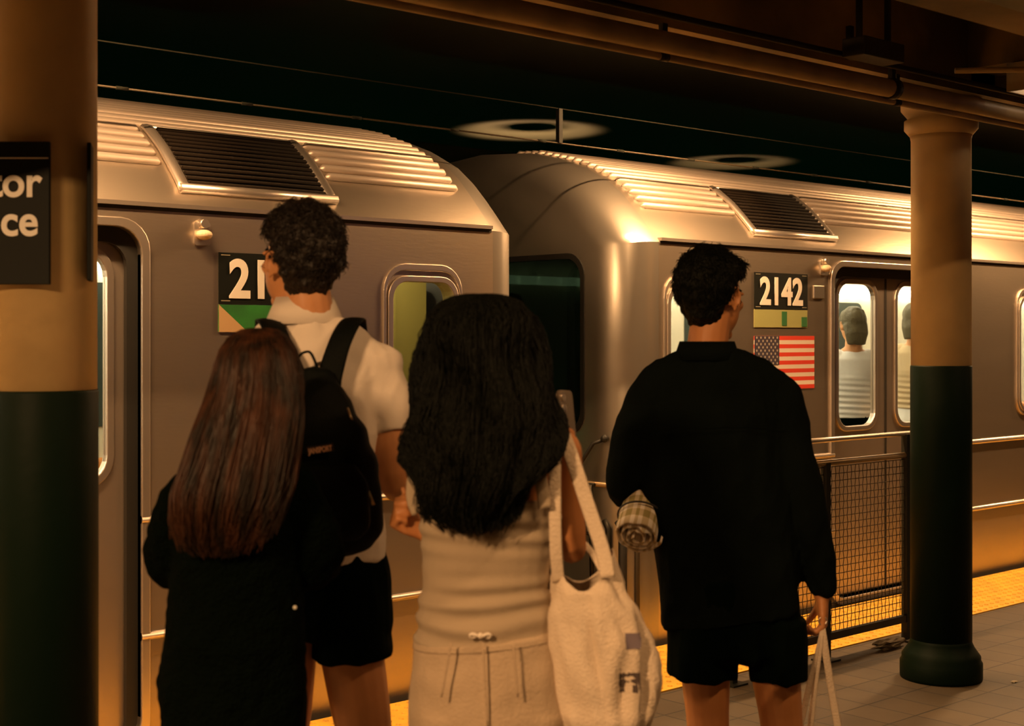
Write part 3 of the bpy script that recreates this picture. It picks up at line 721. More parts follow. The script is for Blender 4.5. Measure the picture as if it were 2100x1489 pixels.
# ================================================================== PEOPLE
RZ = RZV
def base(D, X0):                 # ground point of a figure D metres along the view axis, X0 to its right
    return Vector((D * FX + X0 * RX, D * FY + X0 * RY, 0))
def measure(D, X0):              # photograph point -> figure-local coordinates (x right, y away, z up)
    def q(px, py, dy=0.):
        d = D + dy
        return Vector(((px - 1050) / FPX * d - X0, dy, EYE + (HOR - py) / FPX * d))
    return q
def sec(q, rows):                # rows (px centre, py, half width px, depth half m, dy) -> pts, radii
    pts, rad = [], []
    for r in rows:
        cx, py, hw, rb = r[:4]; dy = r[4] if len(r) > 4 else 0.
        a, b = q(cx - hw, py, dy), q(cx + hw, py, dy)
        pts.append((a + b) / 2); rad.append(((b - a).length / 2, rb))
    return pts, rad
def densify(pts, rad, n=4):      # Catmull-Rom through the sections
    P, R = [], []; K = len(pts)
    for i in range(K - 1):
        p0, p1, p2, p3 = pts[max(i - 1, 0)], pts[i], pts[i + 1], pts[min(i + 2, K - 1)]
        for j in range(n):
            t = j / n
            P.append(.5 * ((2 * p1) + (p2 - p0) * t + (2 * p0 - 5 * p1 + 4 * p2 - p3) * t * t + (3 * p1 - p0 - 3 * p2 + p3) * t ** 3))
            ra = rad[i][0] + (rad[i + 1][0] - rad[i][0]) * (t * t * (3 - 2 * t)); rb = rad[i][1] + (rad[i + 1][1] - rad[i][1]) * (t * t * (3 - 2 * t))
            R.append((ra, rb))
    P.append(pts[-1]); R.append(rad[-1]); return P, R
def torso(bm, q, rows, n=28):
    p, r = sec(q, rows); p, r = densify(p, r); tube(bm, p, r, n, ref=(1, 0, 0))
def limb(bm, pts, rad, n=16, dens=4):
    pts = [Vector(p) for p in pts]; rad = [(r, r) if not isinstance(r, tuple) else r for r in rad]
    p, r = densify(pts, rad, dens); tube(bm, p, r, n)
    ell(bm, pts[0], (rad[0][0],) * 3, seg=14); ell(bm, pts[-1], (rad[-1][0],) * 3, seg=14)
def head_matrix(c, yaw, pitch=0., tilt=0., s=1.):
    return Matrix.Translation(c) @ Matrix.Rotation(-yaw, 4, 'Z') @ Matrix.Rotation(tilt, 4, 'Y') @ Matrix.Rotation(pitch, 4, 'X') @ Matrix.Scale(s, 4)
def head(bm, M):
    t = bmesh.new()
    ell(t, (0, -.012, .035), (.074, .094, .083), seg=28)
    ell(t, (0, .030, -.025), (.060, .064, .080), seg=24)
    ell(t, (0, .022, -.058), (.050, .056, .048), (.3, 0, 0), seg=20)
    ell(t, (0, .072, -.092), (.022, .020, .018), seg=14)
    for s in (-1, 1):
        ell(t, (s * .040, .058, -.012), (.022, .026, .018), seg=12)
        ell(t, (s * .030, .084, .020), (.022, .010, .008), seg=12)
        ell(t, (s * .012, .100, -.030), (.009, .009, .007), seg=10)
        # ear: rim, lobe and bowl
        rim = [(s * (.076 + .010 * math.sin(a * .5)), -.010 - .019 * math.cos(a), .004 + .027 * math.sin(a)) for a in [math.radians(d) for d in range(-60, 230, 24)]]
        tube(t, rim, .0045, 8); ell(t, (s * .074, -.008, .0), (.005, .017, .026), seg=12); ell(t, (s * .076, .002, -.026), (.005, .008, .009), seg=10)
    tube(t, [(0, .084, .026), (0, .096, .004), (0, .108, -.020), (0, .110, -.028)], [.006, .008, .011, .009], 10)
    ell(t, (0, .090, -.052), (.022, .009, .005), seg=12); ell(t, (0, .088, -.062), (.019, .009, .006), seg=12)
    t.transform(M)
    me = bpy.data.meshes.new('h'); t.to_mesh(me); t.free(); bm.from_mesh(me); bpy.data.meshes.remove(me)
def eyes(root, M):
    for s in (-1, 1):
        bm = bmesh.new(); ell(bm, (s * .030, .074, .004), (.013, .011, .011), seg=14); bm.transform(M)
        e = obj('eye', bm, mat('eye_white', (.6, .5, .42), .3), root)
        bm = bmesh.new(); ell(bm, (s * .030, .0835, .004), (.005, .003, .005), seg=10); bm.transform(M); obj('iris', bm, rubber, e)
        bm = bmesh.new(); tube(bm, [(s * .014, .089, .026), (s * .030, .089, .031), (s * .044, .080, .028)], [.003, .0045, .002], 6); bm.transform(M); obj('eyebrow', bm, hair_black, root)
def hand(bm, wrist, d, nrm, side, curl=(.5, .6, .4), s=1., thumb=.6, spread=.06):
    # d: wrist to knuckles, nrm: palm side, side +1/-1 puts the thumb on +/- (d x nrm)
    d = Vector(d).normalized(); nrm = Vector(nrm); nrm = (nrm - d * nrm.dot(d)).normalized(); lat = d.cross(nrm) * side
    L = .088 * s; w = Vector(wrist)
    tube(bm, [w - d * .01, w + d * .02 * s, w + d * .05 * s, w + d * L], [(.024 * s, .019 * s), (.030 * s, .017 * s), (.038 * s, .015 * s), (.036 * s, .011 * s)], 16, ref=lat)
    for i, (o, ln) in enumerate(((.029, .070), (.010, .080), (-.010, .075), (-.028, .060))):
        p = w + d * (L - .008 * s - abs(o) * .15) + lat * (o * s); dd = (d + lat * (o * spread * 20)).normalized(); pts = [p - dd * .01 * s, p]; a = 0
        for k, f in enumerate((.44, .31, .25)):
            a += curl[k] * (1 + .12 * i); v = dd * math.cos(a) + nrm * math.sin(a); p = p + v * (ln * f * s); pts.append(p)
        tube(bm, pts, [.0095 * s, .0092 * s, .0085 * s, .0078 * s, .0062 * s], 10)
    b0 = w + d * .022 * s + lat * .024 * s + nrm * .006 * s
    v1 = (d * math.cos(thumb) + lat * math.sin(thumb) + nrm * .35).normalized(); v2 = (d * math.cos(thumb * .5) + lat * math.sin(thumb * .3) + nrm * .7).normalized()
    tube(bm, [b0 - v1 * .012, b0, b0 + v1 * .038 * s, b0 + v1 * .038 * s + v2 * .030 * s, b0 + v1 * .038 * s + v2 * .052 * s], [.013 * s, .0135 * s, .0115 * s, .010 * s, .007 * s], 10)
def legs(bm, L, R, rr=(.085, .055, .05, .036)):
    for hp, kn, an in (L, R):
        hp, kn, an = Vector(hp), Vector(kn), Vector(an)
        limb(bm, [hp, (hp + kn) / 2, kn, kn + (an - kn) * .3 + Vector((0, -.015, 0)), kn + (an - kn) * .7, an], [rr[0], rr[0] * .83, rr[1], rr[2] * 1.12, rr[2] * .8, rr[3]])
        limb(bm, [an + Vector((0, -.03, -an.z + .04)), an + Vector((0, .06, -an.z + .04)), an + Vector((0, .15, -an.z + .028))], [.035, .037, .025])
def shoe(root, an, m, s=1.):
    bm = bmesh.new(); a = Vector((an[0], an[1], 0))
    tube(bm, [a + Vector((0, -.075, .05)), a + Vector((0, -.03, .055)), a + Vector((0, .06, .045)), a + Vector((0, .14, .036)), a + Vector((0, .19, .03))], [(.034, .046), (.042, .052), (.046, .043), (.048, .034), (.032, .026)], 18, ref=(1, 0, 0))
    ell(bm, a + Vector((0, -.02, .085)), (.043, .05, .04))
    o = link_mesh('shoe', finish(bm, .006, 4), m, root)
    bm = bmesh.new(); tube(bm, [a + Vector((0, -.085, .012)), a + Vector((0, -.03, .012)), a + Vector((0, .06, .012)), a + Vector((0, .14, .012)), a + Vector((0, .20, .012))], [(.035, .012), (.044, .012), (.046, .012), (.050, .012), (.030, .012)], 18, ref=(1, 0, 0)); obj('sole', bm, mat('pale_sole', (.4, .36, .3), .6), o)
def folds(amp, freq, st=(1, 1, 1), seed=0., fine=.3):
    def f(co, n):
        p = Vector((co.x * st[0], co.y * st[1], co.z * st[2])) * freq + Vector((seed, seed * .7, 0))
        v = noise.noise(p) + fine * noise.noise(p * 2.7)
        v = (1 - abs(v) * 2.2)                       # ridged: creases rather than lumps
        return n * (amp * (v - .5))
    return f

def hair_cap(root, M, m, th, seed, name='hair', curly=0., strands=2600, ln=.03, rad=.0011, quiff=(0, .052, .092)):
    """short hair: skull-hugging volumes fused and carved off the face, covered with strand tufts"""
    rnd = random.Random(seed); bm = bmesh.new(); top, back, side = th
    bmesh.ops.create_icosphere(bm, subdivisions=6, radius=1); Cc = Vector((0, -.012, .035)); S = Vector((.074, .094, .083))
    for v in bm.verts:
        d = v.co.normalized(); t = side + (top - side) * max(0, d.z) ** 1.1
        if d.y < 0: t += (back - side) * min(1, -d.y * 1.2) * (1 - max(0, d.z))
        hl = .22 + .25 * max(0, d.y)
        if d.y > .10 and d.z < hl: t = -.02
        if -.06 < d.y <= .10 and d.z < -.10: t = -.02
        if d.z < -.55: t = -.012
        v.co = Cc + Vector((d.x * (S.x + t), d.y * (S.y + t), d.z * (S.z + t)))
    ell(bm, (0, -.044, -.012), (.064, .058, .060), seg=28); ell(bm, (0, -.034, -.050), (.052, .042, .036), seg=24)
    ell(bm, quiff, (.058, .046, .030), (-.35, 0, 0), seg=24); ell(bm, (0, .0, .118), (.05, .06, .018), seg=20)
    for s_ in (-1, 1): ell(bm, (s_ * .069, .014, .012), (.008, .010, .024), seg=12)
    me = finish(bm, .0045, 5)
    displace(me, lambda co, n: n * ((.0055 + .004 * curly) * noise.noise(co * 42 + Vector((seed, 0, 0))) + .003 * (1 + curly) * noise.noise(co * 95)))
    seeds = [(v.co.copy(), v.normal.copy()) for v in me.vertices if ((v.co.x / .078) ** 2 + ((v.co.y + .012) / .098) ** 2 + ((v.co.z - .035) / .087) ** 2 > 1 or v.co.z < -.02) and v.normal.z > -.8 and not (v.co.y > .05 and v.co.z < .05)]
    me.transform(M); st = bmesh.new(); st.from_mesh(me)
    for k in range(strands):
        p0, d = rnd.choice(seeds); low = p0.z < .0
        l = ln * rnd.uniform(.5, 1.25) * (.35 if low else 1.) ; p0 = p0 - d * .004
        tan = Vector((rnd.uniform(-1, 1), rnd.uniform(-.6, 1), -1.3 if d.z < .5 else rnd.uniform(-.6, .6))); tan = (tan - d * tan.dot(d)).normalized(); tw = d.cross(tan); pts = []
        up = .5 if d.z > .4 else .22
        for j in range(6):
            f = j / 5
            pts.append(M @ (p0 + tan * (l * f * (1 - .25 * f)) + d * (l * (up * f - .8 * up * f * f)) + tw * (l * .18 * math.sin(f * (3 + 4 * curly) + k) * (1 + curly))))
        tube(st, pts, [rad, rad, rad * .9, rad * .75, rad * .5, rad * .15], 3, cap=False)
    return obj(name, st, m, root, True)

def hair_mass(root, q, rows, m, seed, wave=0., strands=1500, name='hair', lockf=9, amp=.008, rad=.0014, curl=0., ends=.035):
    """long hair: a lofted fall with lock grooves, covered with strands that follow it down"""
    rnd = random.Random(seed); p, r = sec(q, rows); p, r = densify(p, r, 5); K = len(p); n = 96
    # round the crown
    def surf(i, a, off=0.):
        i0 = int(i); f = i - i0; i1 = min(i0 + 1, K - 1); c = p[i0].lerp(p[i1], f); ra = r[i0][0] + (r[i1][0] - r[i0][0]) * f; rb = r[i0][1] + (r[i1][1] - r[i0][1]) * f
        u = i / (K - 1); g = amp * min(1, u * 4) * (noise.noise(Vector((math.cos(a) * lockf * .35, math.sin(a) * lockf * .35, u * 2.2 + seed))) * 1.6 + .6 * noise.noise(Vector((math.cos(a) * lockf, math.sin(a) * lockf, u * 5 + seed))))
        g += wave * math.sin(u * 22 + 3 * math.cos(a * 2 + seed)) * min(1, u * 3)
        return c + Vector((math.cos(a) * (ra + g + off), math.sin(a) * (rb + g + off), 0))
    bm = bmesh.new(); V = []
    for i in range(K): V.append([bm.verts.new(surf(i, 2 * PI * k / n)) for k in range(n)])
    for i in range(K - 1):
        for k in range(n): bm.faces.new((V[i][k], V[i][(k + 1) % n], V[i + 1][(k + 1) % n], V[i + 1][k]))
    bm.faces.new(V[0][::-1]); bm.faces.new(V[-1])
    for k in range(strands):
        a = rnd.uniform(0, 2 * PI); i0 = (K - 1) * rnd.uniform(0, .45) ** 1.3; i1 = (K - 1) * rnd.uniform(.8, 1.0); out = rnd.uniform(-.001, .003) ; fly = rnd.random() < .10; pts = []; N_ = 14
        ph = rnd.uniform(0, 6)
        for j in range(N_):
            f = j / (N_ - 1); aa = a + .05 * math.sin(f * 5 + ph); o = out + (.012 * f * f if fly else 0) + curl * math.sin(f * 16 + ph)
            pt = surf(i0 + (i1 - i0) * f, aa, o)
            if j > N_ - 3: pt = pt + Vector((0, 0, -rnd.uniform(0, ends) * (j - N_ + 3)))
            pts.append(pt)
        tube(bm, pts, [rad * (.4 + .6 * math.sin(PI * min(.98, .15 + .85 * j / (N_ - 1)))) for j in range(N_)], 4, cap=False)
    return obj(name, bm, m, root, True)

def ribbon(name, root, pts, w, th, m, ref, sub=4):
    pts = [Vector(p) for p in pts]; ww = w if isinstance(w, list) else [w] * len(pts)
    p, r = densify(pts, [(x, th) for x in ww], sub); bm = bmesh.new(); tube(bm, p, r, 10, ref=ref); return obj(name, bm, m, root, True)

# ------------------------------------------------------------------ A: man in black shirt, right of centre
D, X0 = 3.89, .54; q = measure(D, X0)
A = empty('person', base(D, X0), RZ, 'man in loose black shirt and black shorts looking right, holding rolled checked blanket', 'person')
MA = head_matrix(q(1459, 614), math.radians(42), math.radians(-3))
bm = bmesh.new(); head(bm, MA)
limb(bm, [q(1462, 640, .0), q(1452, 700, -.01), q(1450, 760, 0)], [.054, .056, .068])
torso(bm, q, [(1455, 745, 60, .06), (1458, 790, 120, .08), (1465, 880, 132, .10), (1475, 1000, 120, .10), (1490, 1120, 115, .10), (1500, 1230, 125, .11), (1505, 1290, 120, .10)])
shR, elR, wrR = q(1592, 815), q(1652, 1010, -.03), q(1686, 1222, .03)
shL, elL, wrL = q(1330, 815), q(1283, 1000, .05), q(1345, 1015, .27)
limb(bm, [shR, shR.lerp(elR, .5), elR, elR.lerp(wrR, .5), wrR], [.052, .046, .039, .034, .024])
limb(bm, [shL, shL.lerp(elL, .5), elL, elL.lerp(wrL, .5), wrL], [.052, .046, .039, .034, .024])
hand(bm, wrR, (.04, .0, -1), (-1, .25, .1), 1, curl=(.55, .95, .5), thumb=.7)
hand(bm, wrL, (.8, .45, -.25), (-.1, -.9, -.6), -1, curl=(.5, .6, .4))
kL, aL, kR, aR = q(1452, 1490), q(1455, 1800), q(1603, 1490), q(1608, 1800)
legs(bm, (q(1440, 1240), kL, aL), (q(1575, 1240), kR, aR), (.082, .058, .052, .037))
ba = link_mesh('body', finish(bm, .0045, 5), skin, A)
eyes(A, MA)
hair_cap(A, MA, hair_black, (.026, .018, .011), 3, curly=.1, strands=5200, ln=.036, quiff=(0, .072, .092))
bm = bmesh.new()                 # shirt
torso(bm, q, [(1450, 722, 66, .062), (1452, 748, 95, .075), (1456, 790, 138, .10), (1463, 860, 158, .12), (1470, 960, 160, .13), (1482, 1060, 156, .13), (1492, 1160, 150, .13), (1500, 1250, 146, .135), (1502, 1268, 146, .135)])
limb(bm, [q(1450, 752), q(1540, 778), q(1590, 818)], [.062, .064, .066]); limb(bm, [q(1450, 752), q(1370, 782), q(1335, 822)], [.062, .064, .066])
limb(bm, [q(1592, 820), q(1622, 900, -.01), q(1645, 1010, -.03), q(1668, 1110, -.01), q(1686, 1200, .02)], [.070, .066, .060, .056, .047])
limb(bm, [q(1333, 825), q(1304, 900, .01), q(1286, 985, .03), q(1290, 1000, .07), q(1325, 1010, .2)], [.068, .062, .058, .056, .048])
me = finish(bm, .006, 10); displace(me, folds(.011, 5.5, (1, 1, .5), 2.)); displace(me, folds(.0035, 17, (1, 1, .45), 5.))
sh = link_mesh('shirt', me, navy_m, A)
bm = bmesh.new()                 # collar: folded band
N_ = 26; V = []
for i in range(N_ + 1):
    a = math.radians(-250 + 320 * i / N_); ca, sa = math.cos(a), math.sin(a); c = q(1450, 712)
    V.append([bm.verts.new((c.x + ca * r * 1.12, c.y + sa * r, c.z + h)) for r, h in ((.060, -.030), (.062, .012), (.067, .016), (.082, -.034), (.078, -.036))])
for i in range(N_):
    for j in range(4): bm.faces.new((V[i][j], V[i + 1][j], V[i + 1][j + 1], V[i][j + 1]))
obj('collar', bm, navy_m, sh, True)
bm = bmesh.new(); p0, p1 = q(1340, 872, -.137), q(1595, 872, -.137)
tube(bm, [p0.lerp(p1, i / 12) + Vector((0, .025 - .02 * math.sin(PI * i / 12) - .012, 0)) for i in range(13)], .0012, 6); obj('yoke_seam', bm, navy_m, sh)
bm = bmesh.new()                 # shorts
torso(bm, q, [(1500, 1180, 132, .115), (1503, 1270, 139, .125), (1506, 1330, 138, .12), (1506, 1352, 128, .09)])
pl, rl = sec(q, [(1441, 1270, 74, .105), (1440, 1330, 75, .105), (1438, 1388, 73, .10)]); tube(bm, pl, rl, 24, ref=(1, 0, 0))
pl, rl = sec(q, [(1590, 1270, 62, .105), (1594, 1330, 59, .105), (1595, 1393, 57, .10)]); tube(bm, pl, rl, 24, ref=(1, 0, 0))
me = finish(bm, .006, 5); displace(me, folds(.008, 7, (1.5, 1, .5), 8.)); link_mesh('shorts', me, black_cloth, A)
bm = bmesh.new(); tube(bm, [wrR + Vector((.026 * math.cos(a), .022 * math.sin(a), .012)) for a in [2 * PI * i / 20 for i in range(21)]], .0022, 6); obj('wrist_cord', bm, rubber, A)
bm = bmesh.new(); fp = q(1690, 1270, .0); tube(bm, [q(1688, 1274, -.005) + Vector((.011 * math.cos(a), .004, .011 * math.sin(a))) for a in [2 * PI * i / 16 for i in range(17)]], .0022, 6); obj('finger_ring', bm, steel_bright, A)
for an in (aL, aR): shoe(A, an, rubber)

# tote bag in A's right hand
B1 = empty('tote_bag', base(D, X0) , RZ, 'pale cloth bag whose long straps hang from black shirted man\'s right hand', 'bag')
h0 = q(1687, 1298, .0)
for i, (px, dy, wd) in enumerate(((1638, .03, .0085), (1662, .05, .0065), (1668, -.02, .005), (1722, .0, .010))):
    e = q(px - (8 if px < 1700 else -6), 1545, dy); ribbon('strap', B1, [h0 + Vector((0, 0, .012)), h0.lerp(e, .08), h0.lerp(e, .5) + Vector((0, .01, 0)), e], [wd * .8, wd, wd, wd], .0018, canvas_m, (1, 0, 0))
bm = bmesh.new(); p, r = sec(q, [(1680, 1535, 70, .018), (1680, 1600, 82, .045), (1680, 1700, 86, .055), (1680, 1765, 80, .05), (1680, 1772, 60, .03)]); p, r = densify(p, r); tube(bm, p, r, 30, ref=(1, 0, 0))
me = finish(bm, .007, 3); displace(me, folds(.008, 9, (1, 1, .7), 1.)); link_mesh('bag_body', me, canvas_m, B1)

# rolled gingham blanket under A's left arm
BL = empty('rolled_blanket', base(D, X0), RZ, 'rolled green and white checked blanket tucked under man\'s left arm', 'blanket')
e0 = q(1308, 1098, -.07); e1 = q(1334, 985, .08); ax = (e1 - e0); LN = .30; ax.normalize(); u = ax.cross(Vector((0, 0, 1))).normalized(); v = u.cross(ax).normalized()
bm = bmesh.new(); uvl = bm.loops.layers.uv.new('uv'); turns = 3.6; NS = 150; grid = []
for i in range(NS + 1):
    f = i / NS; a = 2 * PI * turns * f + 2.3; rr = .008 + .054 * f + .0025 * noise.noise(Vector((f * 25, 0, 0)))
    row = []
    for j in range(13):
        g = j / 12; w_ = 1 + .06 * noise.noise(Vector((a * .7, g * 5, 2)))
        c = e0 + ax * (g * LN - (.014 * (1 - f)) * (1 if j == 0 else 0)) 
        c += ax * (.012 * noise.noise(Vector((a * 1.3, 1, 4))) if j == 0 else 0)
        row.append((bm.verts.new(c + u * (rr * w_ * math.cos(a)) + v * (rr * w_ * 1.0 * math.sin(a))), (rr * a / .048, g * LN / .048)))
    grid.append(row)
for i in range(NS):
    for j in range(12):
        cs = (grid[i][j], grid[i + 1][j], grid[i + 1][j + 1], grid[i][j + 1]); f = bm.faces.new([c[0] for c in cs])
        for lp, c in zip(f.loops, cs): lp[uvl].uv = c[1]
        f.smooth = True
o = obj('blanket_roll', bm, gingham_m, BL); so = o.modifiers.new('s', 'SOLIDIFY'); so.thickness = .0055
bm = bmesh.new(); tube(bm, [e0 + ax * .062 + u * (.066 * math.cos(a)) + v * (.066 * math.sin(a)) for a in [2 * PI * i / 30 for i in range(31)]], .0028, 6); obj('tie_cord', bm, rubber, BL)

# ------------------------------------------------------------------ B: man in white polo, left of centre
D, X0 = 3.353, -.4713; q = measure(D, X0)
P = empty('person', base(D, X0), RZ, 'tall man in white polo shirt and black shorts with curly dark hair', 'person')
MB_ = head_matrix(q(613, 545), math.radians(-42), math.radians(8))
bm = bmesh.new(); head(bm, MB_)
limb(bm, [q(625, 585, .0), q(632, 620, -.01), q(638, 680)], [.054, .057, .07])
torso(bm, q, [(640, 670, 60, .06), (640, 720, 118, .08), (642, 820, 125, .10), (640, 940, 118, .10), (645, 1060, 112, .10), (650, 1160, 125, .11), (650, 1220, 120, .10)])
shR, elR, wrR = q(782, 762), q(808, 990, .0), q(870, 1010, .24)
shL, elL, wrL = q(500, 762), q(478, 985, .0), q(520, 940, .26)
for a_, b_, c_ in ((shR, elR, wrR), (shL, elL, wrL)): limb(bm, [a_, a_.lerp(b_, .5), b_, b_.lerp(c_, .5), c_], [.050, .044, .036, .033, .024])
hand(bm, wrR, (-.35, .8, .2), (-.6, -.3, .3), 1); hand(bm, wrL, (.35, .8, .2), (.6, -.3, .3), -1)
kL, aL, kR, aR = q(572, 1600), q(560, 1960), q(762, 1600), q(788, 1960)
legs(bm, (q(590, 1200), kL, aL), (q(700, 1200), kR, aR), (.088, .058, .055, .038))
link_mesh('body', finish(bm, .0045, 5), skin_b, P); eyes(P, MB_)
hair_cap(P, MB_, hair_dark, (.034, .018, .010), 8, curly=1.0, strands=6000, ln=.030, rad=.0012)
bm = bmesh.new()
torso(bm, q, [(636, 660, 78, .07), (638, 685, 110, .085), (640, 730, 142, .10), (642, 800, 146, .12), (640, 890, 138, .125), (640, 1000, 138, .125), (644, 1100, 143, .13), (648, 1154, 144, .13)])
limb(bm, [q(640, 688), q(715, 712), q(775, 752)], [.062, .060, .058]); limb(bm, [q(640, 688), q(560, 712), q(508, 752)], [.062, .060, .058])
for s in (0, 1):
    f = (lambda x: x) if s == 0 else (lambda x: 1282 - x)
    p, r = sec(q, [(f(772), 762, 50, .058), (f(790), 810, 50, .06), (f(803), 850, 44, .058), (f(805), 884, 38, .054)]); tube(bm, p, r, 22, ref=(1, 0, 0)); ell(bm, p[0], (.058, .058, .058))
me = finish(bm, .006, 8); displace(me, folds(.012, 6, (1.2, 1, .7), 11.)); displace(me, folds(.003, 16, (1, 1, .5), 3.)); polo = link_mesh('polo_shirt', me, polo_m, P)
bm = bmesh.new(); V = []
for i in range(27):
    a = math.radians(-250 + 320 * i / 26); ca, sa = math.cos(a), math.sin(a); c = q(625, 634, .01)
    V.append([bm.verts.new((c.x + ca * r * 1.05, c.y + sa * r, c.z + h)) for r, h in ((.060, -.04), (.061, .024), (.065, .028), (.090, -.034), (.086, -.036))])
for i in range(26):
    for j in range(4): bm.faces.new((V[i][j], V[i + 1][j], V[i + 1][j + 1], V[i][j + 1]))
obj('collar', bm, polo_m, polo, True)
bm = bmesh.new()
torso(bm, q, [(650, 1125, 134, .12), (655, 1200, 148, .13), (655, 1270, 152, .13), (650, 1300, 135, .10)])
p, r = sec(q, [(716, 1220, 74, .11), (720, 1290, 79, .115), (722, 1345, 82, .112)]); tube(bm, p, r, 24, ref=(1, 0, 0))
p, r = sec(q, [(570, 1220, 70, .11), (560, 1290, 70, .115), (555, 1345, 72, .112)]); tube(bm, p, r, 24, ref=(1, 0, 0))
me = finish(bm, .006, 4); displace(me, folds(.009, 6, (1.5, 1, .5), 21.)); link_mesh('shorts', me, black_cloth, P)
for an in (aL, aR): shoe(P, an, mat('white_sneaker', (.5, .47, .42), .5))

# backpack worn by B
K = empty('backpack', base(D, X0), RZ, 'black teardrop backpack with small stitched logo on the white polo', 'backpack')
rows = [(640, 766, 32, .015, -.155), (641, 778, 48, .035, -.165), (640, 839, 88, .06, -.185), (640, 898, 117, .072, -.20), (640, 958, 137, .08, -.205), (640, 1018, 145, .085, -.21), (640, 1078, 147, .085, -.21), (640, 1110, 128, .072, -.205), (640, 1130, 90, .045, -.20)]
bm = bmesh.new(); torso(bm, q, rows, 30); me = finish(bm, .007, 5); displace(me, folds(.004, 9, (1, 1, 1), 4.)); link_mesh('pack_body', me, nylon, K)
bm = bmesh.new(); torso(bm, q, [(640, 950, 90, .02, -.285), (640, 1000, 118, .035, -.285), (640, 1070, 122, .038, -.285), (640, 1105, 100, .02, -.28)], 26); me = finish(bm, .006, 4); link_mesh('front_pocket', me, nylon, K)
ribbon('strap', K, [q(672, 800, -.16), q(678, 765, -.15), q(696, 705, -.125), q(714, 668, -.085), q(726, 655, -.03), q(730, 668, .06), q(738, 760, .125), q(745, 900, .135)], [.030, .028, .026, .026, .026, .026, .026, .02], .005, nylon, (1, 0, 0))
ribbon('strap', K, [q(608, 800, -.16), q(600, 765, -.15), q(575, 705, -.125), q(560, 670, -.085), q(548, 658, -.03), q(545, 668, .06), q(540, 760, .125), q(535, 900, .135)], [.030, .028, .026, .026, .026, .026, .026, .02], .005, nylon, (1, 0, 0))
ribbon('top_handle', K, [q(612, 775, -.165), q(612, 735, -.17), q(626, 722, -.17), q(640, 728, -.17), q(658, 775, -.165)], .009, .003, nylon, (0, 1, 0))
for (x, y, dy, l) in ((712, 838, -.215, .03), (755, 1008, -.262, .028)):
    bm = bmesh.new(); a = q(x, y, dy); tube(bm, [a, a + Vector((.008, -.012, -l * .5)), a + Vector((.012, -.012, -l))], [.004, .003, .005], 8); obj('zip_pull', bm, mat('zip_metal', (.5, .4, .25), .35, .9), K)
a = q(657, 921, -.292)
lg = empty('logo_patch', a); lg.parent = K; lg.rotation_euler = (0, math.radians(-9), 0)
bm = bmesh.new(); box(bm, -.029, .029, -.002, .002, -.009, .009); obj('patch_ground', bm, mat('patch_ground', (.02, .012, .01), .8), lg)
text('lettering', 'JANSPORT', lg, (0, -.003, -.0065), (PI / 2, 0, 0), .0165, mat('logo_thread', (.85, .50, .32), .7), .66, .0006, .0008, 'CENTER')

# ------------------------------------------------------------------ C: woman in pale ribbed tank, centre front
D, X0 = 2.917, -.045; q = measure(D, X0)
W = empty('person', base(D, X0), RZ, 'woman in pale tank top and linen trousers with long wavy black hair', 'person')
MC = head_matrix(q(992, 735, -.0), math.radians(12), math.radians(-4), s=.95)
bm = bmesh.new(); head(bm, MC)
limb(bm, [q(995, 780), q(1000, 850), q(1005, 905)], [.046, .047, .06])
torso(bm, q, [(1005, 895, 70, .05), (1008, 930, 128, .07), (1008, 1000, 140, .09), (1006, 1100, 130, .09), (1002, 1190, 122, .085), (1005, 1300, 140, .095), (1010, 1400, 158, .11), (1012, 1480, 150, .10)])
shR, elR, wrR = q(1150, 925), q(1172, 1125, .06), q(1168, 955, .27)
shL, elL, wrL = q(866, 935), q(925, 1120, .15), q(872, 1092, .20)
for a_, b_, c_ in ((shR, elR, wrR), (shL, elL, wrL)): limb(bm, [a_, a_.lerp(b_, .5), b_, b_.lerp(c_, .5), c_], [.044, .037, .032, .028, .021])
limb(bm, [q(1005, 915), q(1090, 915), shR], [.045, .045, .044]); limb(bm, [q(1005, 915), q(925, 918), shL], [.045, .045, .044])
hand(bm, wrR, (-.05, .1, 1), (-.9, -.3, 0), -1, curl=(.6, .8, .4), s=.92)
hand(bm, wrL, (-.8, -.2, .42), (.3, -.5, .8), 1, curl=(1.0, 1.2, .7), s=.95)
kL, aL, kR, aR = q(945, 1700), q(940, 2130), q(1075, 1700), q(1080, 2130)
legs(bm, (q(945, 1420), kL, aL), (q(1075, 1420), kR, aR), (.085, .055, .05, .034))
link_mesh('body', finish(bm, .0045, 5), skin, W)
hair_mass(W, q, [(988, 603, 18, .02, -.0), (988, 608, 45, .05, .0), (988, 625, 76, .08, -.0), (988, 655, 98, .105, -.01), (988, 700, 108, .115, -.015), (990, 750, 114, .115, -.02), (991, 805, 122, .105, -.035), (989, 855, 131, .095, -.055), (988, 900, 136, .08, -.08), (984, 940, 132, .07, -.10), (974, 975, 112, .06, -.115), (963, 1010, 92, .05, -.125), (962, 1040, 76, .038, -.125), (966, 1062, 52, .028, -.125), (970, 1078, 22, .012, -.125)],
          hair_black, 5, wave=.011, strands=3000, lockf=7, amp=.018, curl=.010, ends=.010)
bm = bmesh.new()                 # tank top
torso(bm, q, [(1004, 1020, 148, .098), (1004, 1060, 146, .10), (1000, 1110, 139, .098), (998, 1150, 133, .094), (998, 1200, 131, .094), (997, 1250, 142, .10), (1000, 1312, 152, .105)])
me = finish(bm, .005, 4)
